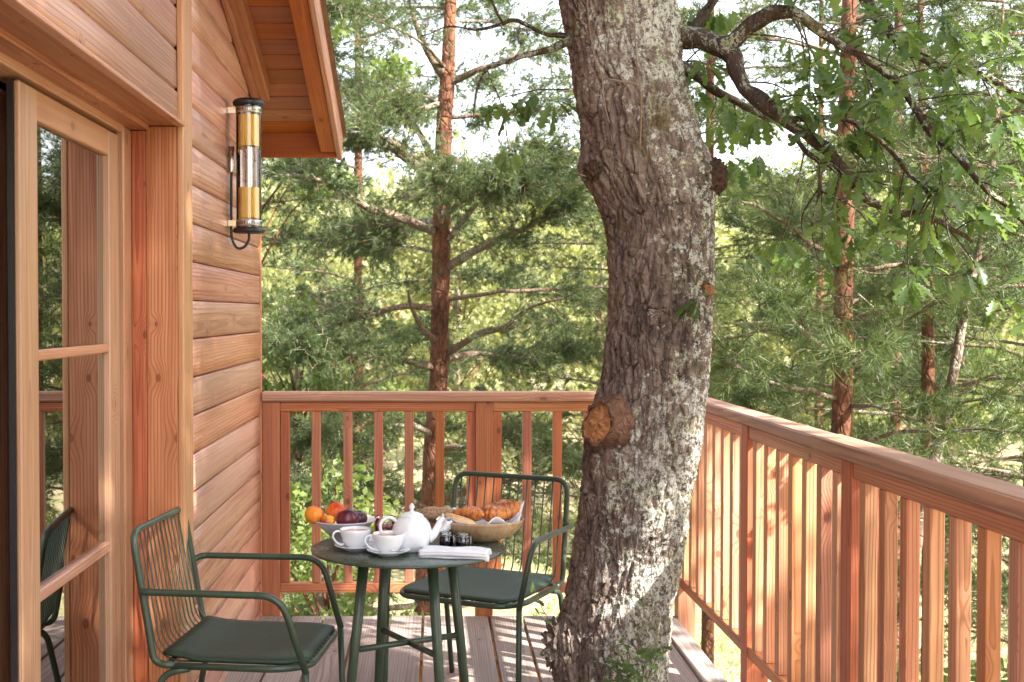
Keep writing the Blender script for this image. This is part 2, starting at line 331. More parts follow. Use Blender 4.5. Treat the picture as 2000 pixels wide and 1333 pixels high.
class MB:
    def __init__(s): s.V = []; s.F = []
    def add(s, V, F):
        o = len(s.V); s.V += [tuple(v) for v in V]; s.F += [[i+o for i in f] for f in F]; return s
    def tube(s, pts, r, seg=8, cap=True, closed=False, wob=0):
        pts = [Vector(p[:3]) for p in pts]; n = len(pts)
        rs = r if isinstance(r, (list, tuple)) else [r]*n
        V = []; F = []; up = None
        for i, p in enumerate(pts):
            if closed: d = pts[(i+1) % n]-pts[(i-1) % n]
            else: d = pts[min(i+1, n-1)]-pts[max(i-1, 0)]
            d = d.normalized() if d.length > 1e-9 else Vector((0, 0, 1))
            if up is None:
                up = Vector((0, 0, 1)) if abs(d.z) < .9 else Vector((1, 0, 0))
            sd_ = d.cross(up); sd_ = sd_.normalized() if sd_.length > 1e-6 else d.orthogonal().normalized()
            up = sd_.cross(d).normalized()
            for j in range(seg):
                a = 2*math.pi*j/seg; rr = rs[i]*(1+wob*mnoise.noise(p*9+Vector((math.cos(a)*2, math.sin(a)*2, 0)))) if wob else rs[i]
                V.append(p+sd_*math.cos(a)*rr+up*math.sin(a)*rr)
        for i in range(n if closed else n-1):
            for j in range(seg):
                a = i*seg+j; b = i*seg+(j+1) % seg; c = ((i+1) % n)*seg+(j+1) % seg; d = ((i+1) % n)*seg+j; F.append([a, b, c, d])
        if cap and not closed:
            F.append(list(range(seg))[::-1]); F.append([(n-1)*seg+j for j in range(seg)])
        return s.add(V, F)
    def lathe(s, prof, seg=32, c=(0, 0, 0), sx=1, sy=1):
        V = []; F = []; n = len(prof)
        for (r, z) in prof:
            for j in range(seg):
                a = 2*math.pi*j/seg; V.append((c[0]+r*math.cos(a)*sx, c[1]+r*math.sin(a)*sy, c[2]+z))
        for i in range(n-1):
            for j in range(seg): F.append([i*seg+j, i*seg+(j+1) % seg, (i+1)*seg+(j+1) % seg, (i+1)*seg+j])
        return s.add(V, F)
    def box(s, x0, x1, y0, y1, z0, z1):
        V = [(x, y, z) for x in (x0, x1) for y in (y0, y1) for z in (z0, z1)]
        return s.add(V, [[0, 1, 3, 2], [4, 6, 7, 5], [0, 4, 5, 1], [2, 3, 7, 6], [0, 2, 6, 4], [1, 5, 7, 3]])
    def build(s, name, mat, parent=None, loc=(0, 0, 0), smooth=True, sub=0):
        me = mesh(name, s.V, s.F, mat, smooth); o = mobj(name, me, loc, parent)
        if sub: md = o.modifiers.new('s', 'SUBSURF'); md.levels = md.render_levels = sub
        return o
def W(pts, o):
    return [tuple(Vector(p[:3])-Vector(o)) for p in pts]

# ---------------------------------------------------------------- ground
def ground_z(x, y):
    z = -3.0 - .9*math.exp(-((y-18)/9)**2)
    if y > 28: z += (y-28)*.055
    if y > 90: z += (y-90)*.06
    return z + .25*mnoise.noise(Vector((x*.12, y*.12, 0))) + .05*mnoise.noise(Vector((x*.9, y*.9, 3)))
gx = [-600, -300, -150, -80, -50] + [i*2.0 for i in range(-20, 21)] + [50, 80, 150, 300, 600]
gy = [-300, -100, -50, -25] + [i*1.5 for i in range(-10, 40)] + [64, 70, 80, 90, 110, 150, 250, 500, 900]
V = [(x, y, ground_z(x, y)) for y in gy for x in gx]; nx = len(gx)
F = [[j*nx+i, j*nx+i+1, (j+1)*nx+i+1, (j+1)*nx+i] for j in range(len(gy)-1) for i in range(nx-1)]
k = N('dry_forest_floor'); tc = k.n('ShaderNodeTexCoord').outputs['Object']
n1 = k.noise(tc, .5, 4); n2 = k.noise(tc, 9, 5, .7); col = k.mix(k.ramp(n1, .4, .6), (.30, .24, .14, 1), (.16, .17, .06, 1)); col = k.mix(k.ramp(n2, .4, .65, 0, .6), col, (.38, .31, .20, 1))
k.l(col, k.b.inputs['Base Color']); k.b.inputs['Roughness'].default_value = .95; k.bump(n2, .8, .05)
tag(mobj('ground', mesh('ground', V, F, k.m, True), (0, 0, 0)), kind='structure')

# ---------------------------------------------------------------- deck
DZ = 0.0
deck = bpy.data.objects.new('deck', None); link(deck, (0, 6.0, 0)); tag(deck, kind='structure')
OAK = (0.60, 4.20)
rr_ = random.Random(3)
edges = [-.059+.159*i for i in range(-6, 8)]
for i, e in enumerate(edges):
    x0 = e+.006; x1 = e+.159-.006
    if x0 > 1.0: x1 = 1.158
    if x1 < -.86: continue
    if x0 < -.86: x0 = -.86
    x1 = min(x1, 1.158); dz = rr_.uniform(-.0015, .0015)
    spans = [(-2.0, 6.02+rr_.uniform(-.004, .004))]
    hw = .27; cx = (x0+x1)/2
    if abs(cx-OAK[0]) < hw+.06: spans = [(-2.0, OAK[1]-.27), (OAK[1]+.27, spans[0][1])]
    for (a, b) in spans:
        wbox('deck_board', 'deck', x0, x1, a, b, -.032+dz, dz, deck, .003)
for yy in (.2, .9, 1.6, 2.3, 3.0, 3.7, 4.75, 5.35, 5.93):
    wbox('joist', 'larch', -.86, 1.15, yy-.03, yy+.03, -.21, -.036, deck)
for (px_, py_) in ((1.05, 5.7), (1.05, 2.6), (-.6, 5.7), (-.6, 2.6), (1.05, -.6)):
    wbox('support_post', 'larch', px_-.06, px_+.06, py_-.06, py_+.06, -3.3, -.212, deck)

# ---------------------------------------------------------------- railings
rail = empty('deck_railing', (.236, 6.08, 0), 'larch balustrade across the far end of the deck, behind table and chairs', 'railing')
Y0 = 6.035
def px2x(px): return (px-850)*6.05/2450
wbox('handrail', 'cap', -.835, 1.235, Y0-.025, Y0+.085, 1.035, 1.08, rail, .006)
for (a, b) in ((-.748, .193), (.279, 1.17)):
    wbox('top_rail', 'larch', a, b, Y0, Y0+.045, .986, 1.033, rail); wbox('bottom_rail', 'larch', a, b, Y0, Y0+.045, .108, .155, rail)
for c, kd_ in ((-.791, 'red'), (.236, 'larch')):
    wbox('post', kd_, c-.0425, c+.0425, Y0-.008, Y0+.077, -.30, 1.033, rail)
for p in (556.5, 617, 679, 739, 799, 859, 920, 971, 1029.5, 1089, 1149, 1209, 1268):
    c = px2x(p); wbox('baluster', 'red', c-.021, c+.021, Y0+.003, Y0+.042, .156, .985, rail, .002)
rail2 = empty('deck_railing', (1.19, 4.72, 0), 'larch balustrade along the right edge of the deck, running towards the viewer', 'railing')
SL = math.atan(.0145)
def rx_(y): return 1.20-.0145*(y-2.55)
def rbox(name, kind, dx0, dx1, y0, y1, z0, z1, bev=.003):
    ym = (y0+y1)/2; xb = rx_(ym); return wbox(name, kind, xb+dx0, xb+dx1, y0, y1, z0, z1, rail2, bev, SL)
rbox('handrail', 'cap', 0, .095, 3.92, 6.11, 1.035, 1.078, .006)
rbox('handrail', 'cap', -.006, .092, 1.2, 3.918, 1.035, 1.082, .006)
rbox('handrail', 'cap', 0, .095, -1.9, 1.198, 1.035, 1.078, .006)
posts = [5.96, 4.72, 3.59, 2.46, 1.33, .20, -.93]
for i, y in enumerate(posts):
    rbox('post', 'red', .008, .093, y, y+.085, -.30, 1.033)
for i in range(len(posts)-1):
    far, near = posts[i], posts[i+1]+.085
    rbox('top_rail', 'larch', .014, .060, near+.001, far-.001, .985, 1.033); rbox('bottom_rail', 'larch', .014, .060, near+.001, far-.001, .155, .200)
    y = far-.088
    while y > near-.02:
        rbox('baluster', 'slat' if random.random() < .65 else 'larch', .017, .053, y, y+.045, .201, .984, .002); y -= .1495

# ---------------------------------------------------------------- cabin
cab = empty('timber_cabin', (-.84, 6.04, 0), 'larch clad cabin with glazed door and overhanging gable roof on the left of the deck', 'cabin')
RZ = lambda y: 2.37+.30*(6.40-y)      # underside of roof boards
WX = -.84
def plank_profile(z0, z1, x):
    # rounded, slightly cupped face with V joint
    h = z1-z0
    return [(x-.022, z0), (x-.011, z0+.0015), (x-.006, z0+.0055), (x-.0008, z0+.010), (x, z0+h*.32), (x-.0004, z0+h*.6), (x-.0006, z1-.009), (x-.005, z1-.004), (x-.012, z1-.0015), (x-.022, z1)]
def plank(name, z0, z1, ya, yb, x, kind='siding', clip=True):
    pr = plank_profile(z0, z1, x); ym = (ya+yb)/2; zm = (z0+z1)/2; V = []; n = len(pr); nseg = 7
    for s in range(nseg):
        t = s/(nseg-1)
        for (px_, pz) in pr:
            e = min(yb, 6.40-(pz-2.37)/.30-.004) if clip else yb
            y = ya+(e-ya)*t
            wv = .0011*mnoise.noise(Vector((y*5, pz*9, z0*31)))
            V.append((px_-x+wv, y-ym, pz-zm))
    F = [[s*n+j, s*n+(j+1) % n, (s+1)*n+(j+1) % n, (s+1)*n+j] for s in range(nseg-1) for j in range(n)]
    F.append(list(range(n))[::-1]); F.append([(nseg-1)*n+j for j in range(n)])
    return mobj(name, mesh(name, V, F, wood(kind, 'y'), True), (x, ym, zm), cab)
PT = .1345; z = 1.505-PT*12
while z < 3.0:
    if 6.40-(z+PT-2.37)/.30 > 4.35: plank('siding_plank', z, z+PT, 4.25, 6.02, WX)
    z += PT
z = 2.184; plank('siding_plank', 2.079, 2.184, -2.0, 4.098, WX+.004, clip=False)
while z < 3.1:
    plank('siding_plank', z, z+PT+.002, -2.0, 4.098, WX, clip=False); z += PT+.002
z = .0-.06
while z < 2.07:
    plank('siding_plank', z, min(z+PT, 2.078), -2.0, 1.78, WX, clip=False); z += PT
# header, soffit boards, door post, battens
wbox('header_lip', 'siding', -.842, -.812, -2.0, 4.095, 2.066, 2.078, cab, .002)
wbox('soffit_board', 'soffit', -.930, -.8425, -2.0, 4.098, 2.070, 2.088, cab, .002)
wbox('soffit_board', 'larch', -1.0, -.9305, 1.8, 4.098, 2.056, 2.088, cab, .003)
wbox('door_post', 'post', -.944, -.8415, 4.100, 4.249, -.05, 2.069, cab, .003)
wbox('door_post', 'red', -.992, -.9445, 4.098, 4.249, -.05, 2.055, cab, .003)
wbox('corner_batten', 'pale', -.841, -.8205, 4.099, 4.250, -.05, 3.02, cab, .003)
wbox('door_post', 'post', -.992, -.842, 1.79, 1.90, -.05, 2.055, cab, .003)
wbox('corner_batten', 'larch', -.905, -.835, 6.022, 6.03+.012, -.25, 2.475, cab, .003)
# shell
def prism_yz(name, poly, x0, x1, mat):
    V = [(x, y, z) for x in (x0, x1) for (y, z) in poly]; n = len(poly)
    F = [list(range(n)), [n+i for i in range(n)][::-1]]+[[i, n+i, n+(i+1) % n, (i+1) % n] for i in range(n)]
    me = mesh(name, V, F, mat); bm = bmesh.new(); bm.from_mesh(me); bmesh.ops.recalc_face_normals(bm, faces=bm.faces); bm.to_mesh(me); bm.free()
    return mobj(name, me, (0, 0, 0), cab)
dr = M['dark_room']
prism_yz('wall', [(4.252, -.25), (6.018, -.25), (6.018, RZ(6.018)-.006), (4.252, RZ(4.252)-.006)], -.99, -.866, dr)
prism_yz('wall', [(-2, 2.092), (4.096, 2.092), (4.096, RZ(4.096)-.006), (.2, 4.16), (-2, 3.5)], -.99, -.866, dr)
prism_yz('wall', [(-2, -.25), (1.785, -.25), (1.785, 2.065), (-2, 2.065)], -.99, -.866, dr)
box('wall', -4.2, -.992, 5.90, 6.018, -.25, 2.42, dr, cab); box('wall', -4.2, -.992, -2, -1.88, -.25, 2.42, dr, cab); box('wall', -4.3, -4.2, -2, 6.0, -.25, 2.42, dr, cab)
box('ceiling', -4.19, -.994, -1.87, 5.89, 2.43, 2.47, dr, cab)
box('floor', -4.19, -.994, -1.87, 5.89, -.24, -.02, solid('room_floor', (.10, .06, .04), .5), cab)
# door set
door = bpy.data.objects.new('glazed_door', None); link(door, (-1.0, 3.5, 0), cab)
wbox('door_frame', 'pale', -1.075, -.990, 3.995, 4.096, -.03, 2.055, door, .003)
wbox('door_frame', 'pale', -1.075, -.990, 1.9, 3.994, 2.032, 2.066, door, .003)
wbox('door_frame', 'pale', -1.075, -.985, 1.9, 4.096, -.03, .02, door, .003)
box('gasket', -1.06, -1.012, 3.960, 3.994, .02, 2.031, M['gasket'], door, .001)
box('gasket', -1.15, -1.062, 3.0, 3.028, .02, 2.031, M['gasket'], door, .001)
wbox('stile', 'pale', -1.05, -1.0, 3.860, 3.976, .03, 2.022, door, .004)
wbox('stile', 'pale', -1.0155, -1.0, 3.030, 3.165, .03, 2.022, door, .004)
wbox('door_rail', 'pale', -1.048, -1.002, 3.166, 3.859, 1.945, 2.022, door, .003)
wbox('door_rail', 'pale', -1.048, -1.002, 3.166, 3.859, .03, .16, door, .003)
wbox('glazing_bar', 'pale', -1.040, -1.004, 3.166, 3.859, 1.338, 1.366, door, .004)
wbox('glazing_bar', 'pale', -1.040, -1.004, 3.166, 3.859, .722, .755, door, .004)
for (a, b) in ((.161, .721), (.756, 1.337), (1.367, 1.944)):
    box('pane', -1.026, -1.020, 3.168, 3.857, a, b, M['window_glass'], door, .0005)
door2 = bpy.data.objects.new('glazed_door', None); link(door2, (-1.1, 2.5, 0), cab)
wbox('stile', 'larch', -1.140, -1.085, 3.05, 3.205, .03, 2.022, door2, .004)
wbox('stile', 'pale', -1.175, -1.130, 3.206, 3.245, .03, 2.022, door2, .004)
box('gasket', -1.17, -1.10, 3.246, 3.262, .03, 2.022, M['gasket'], door2, .001)
wbox('stile', 'pale', -1.15, -1.1, 1.92, 2.05, .03, 2.022, door2, .004)
wbox('door_rail', 'pale', -1.148, -1.102, 2.051, 3.069, 1.945, 2.022, door2); wbox('door_rail', 'pale', -1.148, -1.102, 2.051, 3.069, .03, .16, door2)
box('gasket', -1.033, -1.016, 3.031, 3.160, .03, 2.022, M['gasket'], door, .001)
box('pane', -1.126, -1.120, 2.051, 3.069, .161, 1.944, M['window_glass'], door2, .0005)
# lever fitting on the neighbouring leaf
box('lock_plate', -1.099, -1.092, 3.10, 3.125, .95, 1.15, M['black'], door2, .002)
# roof
roof = bpy.data.objects.new('roof', None); link(roof, (-.84, 6.4, 2.4), cab)
RA = -math.atan(.30); cs = math.cos(RA)
def rslope(name, kind, x0, x1, ya, yb, off, th, mat=None, bev=.003):
    """board lying in the roof slope between ya and yb, its underside `off` above the underside plane"""
    ym = (ya+yb)/2; L = (yb-ya)/cs; zc = RZ(ym)+(off+th/2)/cs
    d = (x1-x0, L, th); ax = 'xyz'[d.index(max(d))]
    me = box_mesh(x1-x0, L, th, mat or wood(kind, ax), bev); o = mobj(name, me, ((x0+x1)/2, ym, zc), roof); o.rotation_euler = (RA, 0, 0); return o
y = 6.395
while y > .3:
    rslope('roof_board', 'soffit', -4.3, -.500, y-.128, y-.003, 0, .022); y -= .131
rslope('rafter', 'soffit', -.838, -.768, .3, 5.86, -.085, .083)
rslope('rafter', 'soffit', -.580, -.5025, .3, 6.385, -.10, .098)
rslope('bargeboard', 'cap', -.500, -.476, .25, 6.46, -.115, .165)
wbox('fascia', 'soffit', -4.3, -.5015, 6.397, 6.425, 2.252, 2.385, roof)
rslope('rake_trim', 'larch', -.838, -.815, 4.26, 5.90, -.130, .044)
sh = MB(); shm = solid('cedar_shingle', (.20, .12, .07), .85, 0, .35, 12, .003)
rs = random.Random(9); y = 6.50; row = 0
while y > .3:
    x = -.455
    while x > -4.3:
        w = rs.uniform(.09, .17)
        if x > -1.4 or row < 3:
            ym = y-.09; zt = RZ(y)+.030/cs; h = rs.uniform(.008, .013)
            V = [(x-w+.003, y+rs.uniform(-.006, .006), zt), (x, y, zt), (x, y-.26, zt+.26*.30-.002), (x-w+.003, y-.26, zt+.26*.30-.002)]
            V += [(a, b, c+h) for (a, b, c) in V]
            sh.add(V, [[0, 3, 2, 1], [4, 5, 6, 7], [0, 1, 5, 4], [1, 2, 6, 5], [3, 0, 4, 7], [2, 3, 7, 6]])
        x -= w
    y -= .105; row += 1
s_ = sh.build('shingles', shm, roof, (0, 0, 0), False); s_['kind'] = 'stuff'
s_.location = Vector((0, 0, 0))-wpos(roof)

# ---------------------------------------------------------------- wall lamp
lx, ly = -.756, 5.10
lamp = empty('wall_lamp', (lx, ly, 1.78), 'tubular glass wall lamp with amber ribbed shades and black end caps on the cabin cladding', 'lamp')
o0 = (lx, ly, 0)
def L_(prof, name, mat, seg=40, c=None, parent=lamp, smooth=True):
    return MB().lathe(prof, seg).build(name, mat, parent, c or o0, smooth)
L_([(0, 2.298), (.058, 2.298), (.063, 2.302), (.064, 2.312), (.060, 2.320), (.05, 2.325), (0, 2.326)], 'end_cap', M['black'])
L_([(0, 1.808), (.045, 1.808), (.058, 1.806), (.065, 1.798), (.065, 1.790), (.058, 1.784), (0, 1.783)], 'end_cap', M['black'])
L_([(.0505, 1.808), (.0505, 2.298)], 'glass_tube', M['clear_glass'])
def ribbed(z0, z1):
    V = []; F = []; n = 120
    for z in (z0, z1):
        for j in range(n):
            a = 2*math.pi*j/n; r = .0405+(.0018 if (j//2) % 2 else 0); V.append((r*math.cos(a), r*math.sin(a), z))
    F = [[j, (j+1) % n, n+(j+1) % n, n+j] for j in range(n)]
    return MB().add(V, F).build('inner_shade', M['amber'], lamp, o0, False)
ribbed(2.135, 2.262); ribbed(1.845, 1.968)
L_([(.017, 1.968), (.017, 2.135)], 'lamp_tube', M['steel'])
for z in (2.268, 1.812):
    b_ = MB(); n = 48
    b_.lathe([(.0513, z), (.0525, z+.001), (.0525, z+.023), (.0513, z+.024)], n)
    cl = b_.build('clamp_band', M['steel'], lamp, o0)
    sl = MB()
    for j in range(n):
        a = 2*math.pi*(j+.5)/n; ca, sa = math.cos(a), math.sin(a); w = .0017
        V = [(.0529*ca-sa*s*w, .0529*sa+ca*s*w, z+q) for q in (.006, .018) for s in (-1, 1)]
        sl.add(V, [[0, 1, 3, 2]])
    so = sl.build('slot', M['black'], cl, o0, False); so['kind'] = 'stuff'
    so.location = (0, 0, 0)
    MB().box(-.083, -.046, -.014, .014, z, z+.024).build('wall_bracket', M['brass'], lamp, o0, False)
MB().lathe([(0, 2.030), (.011, 2.030), (.012, 2.034), (.012, 2.135), (0, 2.137)], 16).build('cable_gland', M['steel'], lamp, (-.827, ly+.005, 0))
pts = cr([(-.827, ly+.005, 2.032), (-.828, ly+.005, 1.95), (-.828, ly+.004, 1.85), (-.826, ly+.0, 1.77), (-.806, ly, 1.726), (-.776, ly, 1.728), (-.757, ly, 1.757), (-.756, ly, 1.785)], 8)
MB().tube(W(pts, o0), .0055, 8).build('cable', M['black'], lamp, o0)

# ---------------------------------------------------------------- oak tree
oak = empty('oak_tree', (OAK[0], OAK[1], -3.0), 'old lichen covered oak with thick leaning trunk growing up through the deck', 'tree')
# (z, left px, right px) read from the trunk's silhouette at its distance of 4.2 m -> centre, radius
sil = [(-40, 1080, 1306), (0, 1093, 1312), (100, 1113, 1322), (200, 1125, 1346), (290, 1140, 1372), (340, 1146, 1388), (400, 1170, 1392), (470, 1187, 1392), (560, 1192, 1394), (650, 1190, 1392), (740, 1180, 1386), (800, 1160, 1378),
       (880, 1146, 1366), (950, 1141, 1352), (1020, 1134, 1342), (1100, 1122, 1330), (1200, 1103, 1315), (1280, 1092, 1305), (1333, 1088, 1300)]
S = 4.2/2450
prof = [(1.46-(y-612)*S, ((a+b)/2-850)*S, (b-a)/2*S) for (y, a, b) in sil]
prof = [(6.0, -.35, .12), (4.6, .20, .165), (3.6, .45, .185), (2.95, .55, .192)] + prof + [(-.2, .585, .195), (-1.2, .57, .21), (-2.4, .56, .25), (-3.2, .56, .34)]
prof = prof[::-1]
pz = np.array([p[0] for p in prof]); pc = np.array([p[1] for p in prof]); prr = np.array([p[2] for p in prof])
zs = np.concatenate([np.linspace(-3.2, -.25, 30), np.linspace(-.1, 2.60, 760), np.linspace(2.68, 6.0, 60)])
NT = 290
th = np.linspace(0, 2*math.pi, NT, endpoint=False)
def smooth_interp(z):
    acc = 0
    ks = np.linspace(-.05, .05, 7)
    return sum(np.interp(z+q, pz, pc) for q in ks)/7, sum(np.interp(z+q, pz, prr) for q in ks)/7
cx_, rr0 = smooth_interp(zs)
def hash2(i, j, s):
    h = np.sin(i*127.1+j*311.7+s*74.7)*43758.5453; return h-np.floor(h)
def worley(u, v, nu, s=0):
    """u periodic with nu cells"""
    iu = np.floor(u); iv = np.floor(v); f1 = np.full(u.shape, 9.); f2 = f1.copy()
    for a in (-1, 0, 1):
        for b in (-1, 0, 1):
            cu = iu+a; cv = iv+b; cw = np.mod(cu, nu)
            d = np.hypot(cu+hash2(cw, cv, s)-u, cv+hash2(cw, cv, s+5)-v)
            f2 = np.minimum(f2, np.maximum(f1, d)); f1 = np.minimum(f1, d)
    return f1, f2
def vnoise(u, v, nu, s=0):
    iu = np.floor(u); iv = np.floor(v); fu = u-iu; fv = v-iv; fu = fu*fu*(3-2*fu); fv = fv*fv*(3-2*fv)
    h = lambda a, b: hash2(np.mod(iu+a, nu), iv+b, s)
    return (h(0, 0)*(1-fu)+h(1, 0)*fu)*(1-fv)+(h(0, 1)*(1-fu)+h(1, 1)*fu)*fv
TH, ZZ = np.meshgrid(th, zs)
un = TH/(2*math.pi)
warp = (vnoise(un*9, ZZ*5, 9, 1)-.5)*.07+(vnoise(un*24, ZZ*14, 24, 2)-.5)*.022
uu = np.mod(un+warp+.05*np.sin(ZZ*1.3), 1)
vv = ZZ+(vnoise(un*16, ZZ*12, 16, 3)-.5)*.10
f1, f2 = worley(uu*38, vv*9.5, 38); p1 = np.clip((f2-f1)/.20, 0, 1)
g1, g2 = worley(uu*70, vv*26, 70, 7); p2 = np.clip((g2-g1)/.5, 0, 1)
fis = np.abs(vnoise(uu*30, vv*3.2, 30, 11)-.5)*2; fis = np.clip(fis/.35, 0, 1)
hgt = .0165*p1**.6*(.6+.4*fis)+.0100*fis**.6+.0040*p2+.0032*vnoise(un*140, ZZ*130, 140, 4)+.0030*hash2(np.floor(un*NT), np.floor(ZZ*300), 6)
big = .012*(vnoise(un*5, ZZ*3.0, 5, 8)-.5)+.008*(vnoise(un*11, ZZ*8, 11, 9)-.5)
Rr = rr0[:, None]-.029+big+hgt
# swellings: branch collar left, burl collar right, base swelling, branch fork on upper right
def swell(z0, ang, amp, sz, sa):
    da = np.angle(np.exp(1j*(TH-ang))); return amp*np.exp(-((ZZ-z0)/sz)**2-(da/sa)**2)
Rr = Rr+swell(1.10, math.radians(205), .020, .10, .45)+swell(1.93, math.radians(182), .028, .05, .35)+swell(1.92, math.radians(-4), .018, .09, .35)+swell(2.42, math.radians(5), .018, .09, .4)
Rr = Rr+swell(.34, math.radians(195), .030, .12, .4)
X = cx_[:, None]+Rr*np.cos(TH)-OAK[0]; Yv = Rr*np.sin(TH)*.97
cy_ = np.interp(zs, [-3, 0, 1.2, 2.6, 6], [0, 0, .02, 0, -.15]); Yv = Yv+cy_[:, None]
V = np.stack([X, Yv, ZZ], -1).reshape(-1, 3); nz_ = len(zs)
ii = np.arange(nz_-1)[:, None]*NT; jj = np.arange(NT)[None, :]; j2 = (jj+1) % NT
F = np.stack([ii+jj, ii+j2, ii+NT+j2, ii+NT+jj], -1).reshape(-1, 4)
V[:, 2] += 3.0
tm_ = npmesh('trunk', V, F, M['oak_bark'], None, True)
at = tm_.attributes.new('side', 'FLOAT', 'POINT'); at.data.foreach_set('value', np.clip(np.cos(TH-math.radians(-28)), -.8, 1).astype(np.float32).ravel())
mobj('trunk', tm_, (OAK[0], OAK[1], -3.0), oak)

# sawn branch stub on the left of the trunk
def stub_obj(name, c, d, r, L, matface, parent):
    """short limb cut square, with a ragged bark collar"""
    d = Vector(d).normalized(); a = d.orthogonal().normalized(); b = d.cross(a); V = []; n = 36
    prof_ = [(-.05, 1.42), (0, 1.24), (L*.5, 1.12), (L*.9, 1.08), (L, 1.0), (L*.94, .90)]
    for (t, q) in prof_:
        for j in range(n):
            an = 2*math.pi*j/n; w = 1+.26*mnoise.noise(Vector((math.cos(an)*2.2, math.sin(an)*2.2, t*30)))+.16*mnoise.noise(Vector((math.cos(an)*7, math.sin(an)*7, t*60)))
            V.append(d*(t+.006*mnoise.noise(Vector((math.cos(an)*5, math.sin(an)*5, 9))))+(a*math.cos(an)+b*math.sin(an)*1.25)*r*q*w)
    F = [[i*n+j, i*n+(j+1) % n, (i+1)*n+(j+1) % n, (i+1)*n+j] for i in range(len(prof_)-1) for j in range(n)]
    o = MB().add(V, F).build(name, M['collar'], parent, c, True)
    # cut face: separate, slightly domed and stepped
    V = [d*(L*.93)]; F = []
    for q in range(1, 7):
        for j in range(n):
            an = 2*math.pi*j/n; rad = r*q/6*.99
            step = .012 if (math.cos(an)*a.z+math.sin(an)*b.z)*rad > .012 else 0
            V.append(d*(L*.93-step+.009*mnoise.noise(Vector((math.cos(an)*q, math.sin(an)*q, 2))))+(a*math.cos(an)+b*math.sin(an)*1.25)*rad)
    for j in range(n): F.append([0, 1+j, 1+(j+1) % n])
    for q in range(5):
        for j in range(n): F.append([1+q*n+j, 1+(q+1)*n+j, 1+(q+1)*n+(j+1) % n, 1+q*n+(j+1) % n])
    f = MB().add(V, F).build('cut_face', matface, o, c, False); return o
k = N('sawn_oak'); tc = k.n('ShaderNodeTexCoord').outputs['Object']; ln = k.n('ShaderNodeVectorMath', operation='LENGTH'); k.l(tc, ln.inputs[0])
rv = k.math('ADD', k.math('MULTIPLY', ln.outputs['Value'], 330), k.math('MULTIPLY', k.noise(tc, 30, 3), 5)); fr = k.math('FRACT', rv)
col = k.mix(k.ramp(fr, .3, 1, 0, .55), (.42, .20, .075, 1), (.17, .07, .03, 1)); col = k.mix(k.ramp(k.noise(tc, 22, 4), .45, .65, 0, .7), col, (.20, .075, .03, 1))
k.l(col, k.b.inputs['Base Color']); k.b.inputs['Roughness'].default_value = .75; k.bump(k.noise(tc, 90, 4), .7, .004); M['sawn'] = k.m; M['collar'] = bark('collar_bark', (.07, .040, .028), (.24, .13, .085), 40, 0, .008, zstretch=.8)
stub_obj('branch_stub', (0.5428,4.06,1.1049), (-.80, -.60, .04), .058, .026, M['sawn'], oak)
stub_obj('branch_stub', (0.8809,4.09,1.5367), (.45, -.85, .1), .018, .02, M['sawn'], oak)
# burl on the right, and the broken stub low on the left
def blob(name, c, r, sx, sy, sz, amp, fq, mat, parent, sub=5, flat=None, rot=None):
    bm = bmesh.new(); bmesh.ops.create_icosphere(bm, subdivisions=sub, radius=1)
    R_ = Matrix.Rotation(rot[0], 3, rot[1]) if rot else None
    for v in bm.verts:
        n_ = v.co.normalized(); q = 1+amp*mnoise.noise(n_*fq+Vector(c)*3)+amp*.4*mnoise.noise(n_*fq*3.1)
        p = Vector((n_.x*sx, n_.y*sy, n_.z*sz))*q*r
        if flat is not None and p.z < flat: p.z = flat
        v.co = R_ @ p if R_ else p
    me = bpy.data.meshes.new(name); bm.to_mesh(me); bm.free(); me.materials.append(mat); me.polygons.foreach_set('use_smooth', [True]*len(me.polygons))
    return mobj(name, me, c, parent)
M['burl'] = bark('burl_bark', (.040, .024, .017), (.12, .072, .05), 60, 0, .010, zstretch=1)
blob('burl', (0.9133,4.17,1.9114), .054, 1.0, 1.0, 1.15, .30, 4.5, M['burl'], oak)
blob('burl', (0.5107,4.1,1.9238), .026, 1.0, 1.0, 1.2, .5, 4, M['burl'], oak, 4)
blob('broken_stub', (0.4176,4.17,0.3545), .060, .70, .75, 1.35, .8, 4, M['oak_bark'], oak)
# climbing stems on the bark
for pts, r in (([(0.484,4.03,2.4769), (0.4929,4.02,2.3608), (0.5082,4.01,2.2694), (0.5283,4,2.2108), (0.5366,4,2.1298), (0.5531,4,2.065)], .0022),
               ([(0.5494,4,2.2027), (0.5926,3.995,2.1937), (0.6332,3.995,2.1856), (0.6512,3.995,2.1613), (0.6539,4,2.0812), (0.651,4,1.9839)], .003),
               ([(0.6296,4.02,2.4744), (0.6334,4,2.3563), (0.6394,3.995,2.2583), (0.6512,3.995,2.1613)], .0022)):
    MB().tube(W(cr(pts, 6), (.6, 4, 2.3)), r, 6, wob=.3).build('climbing_stem', solid('dry_stem', (.20, .13, .09), .8) if 'dry_stem' not in bpy.data.materials else bpy.data.materials['dry_stem'], oak, (.6, 4, 2.3))

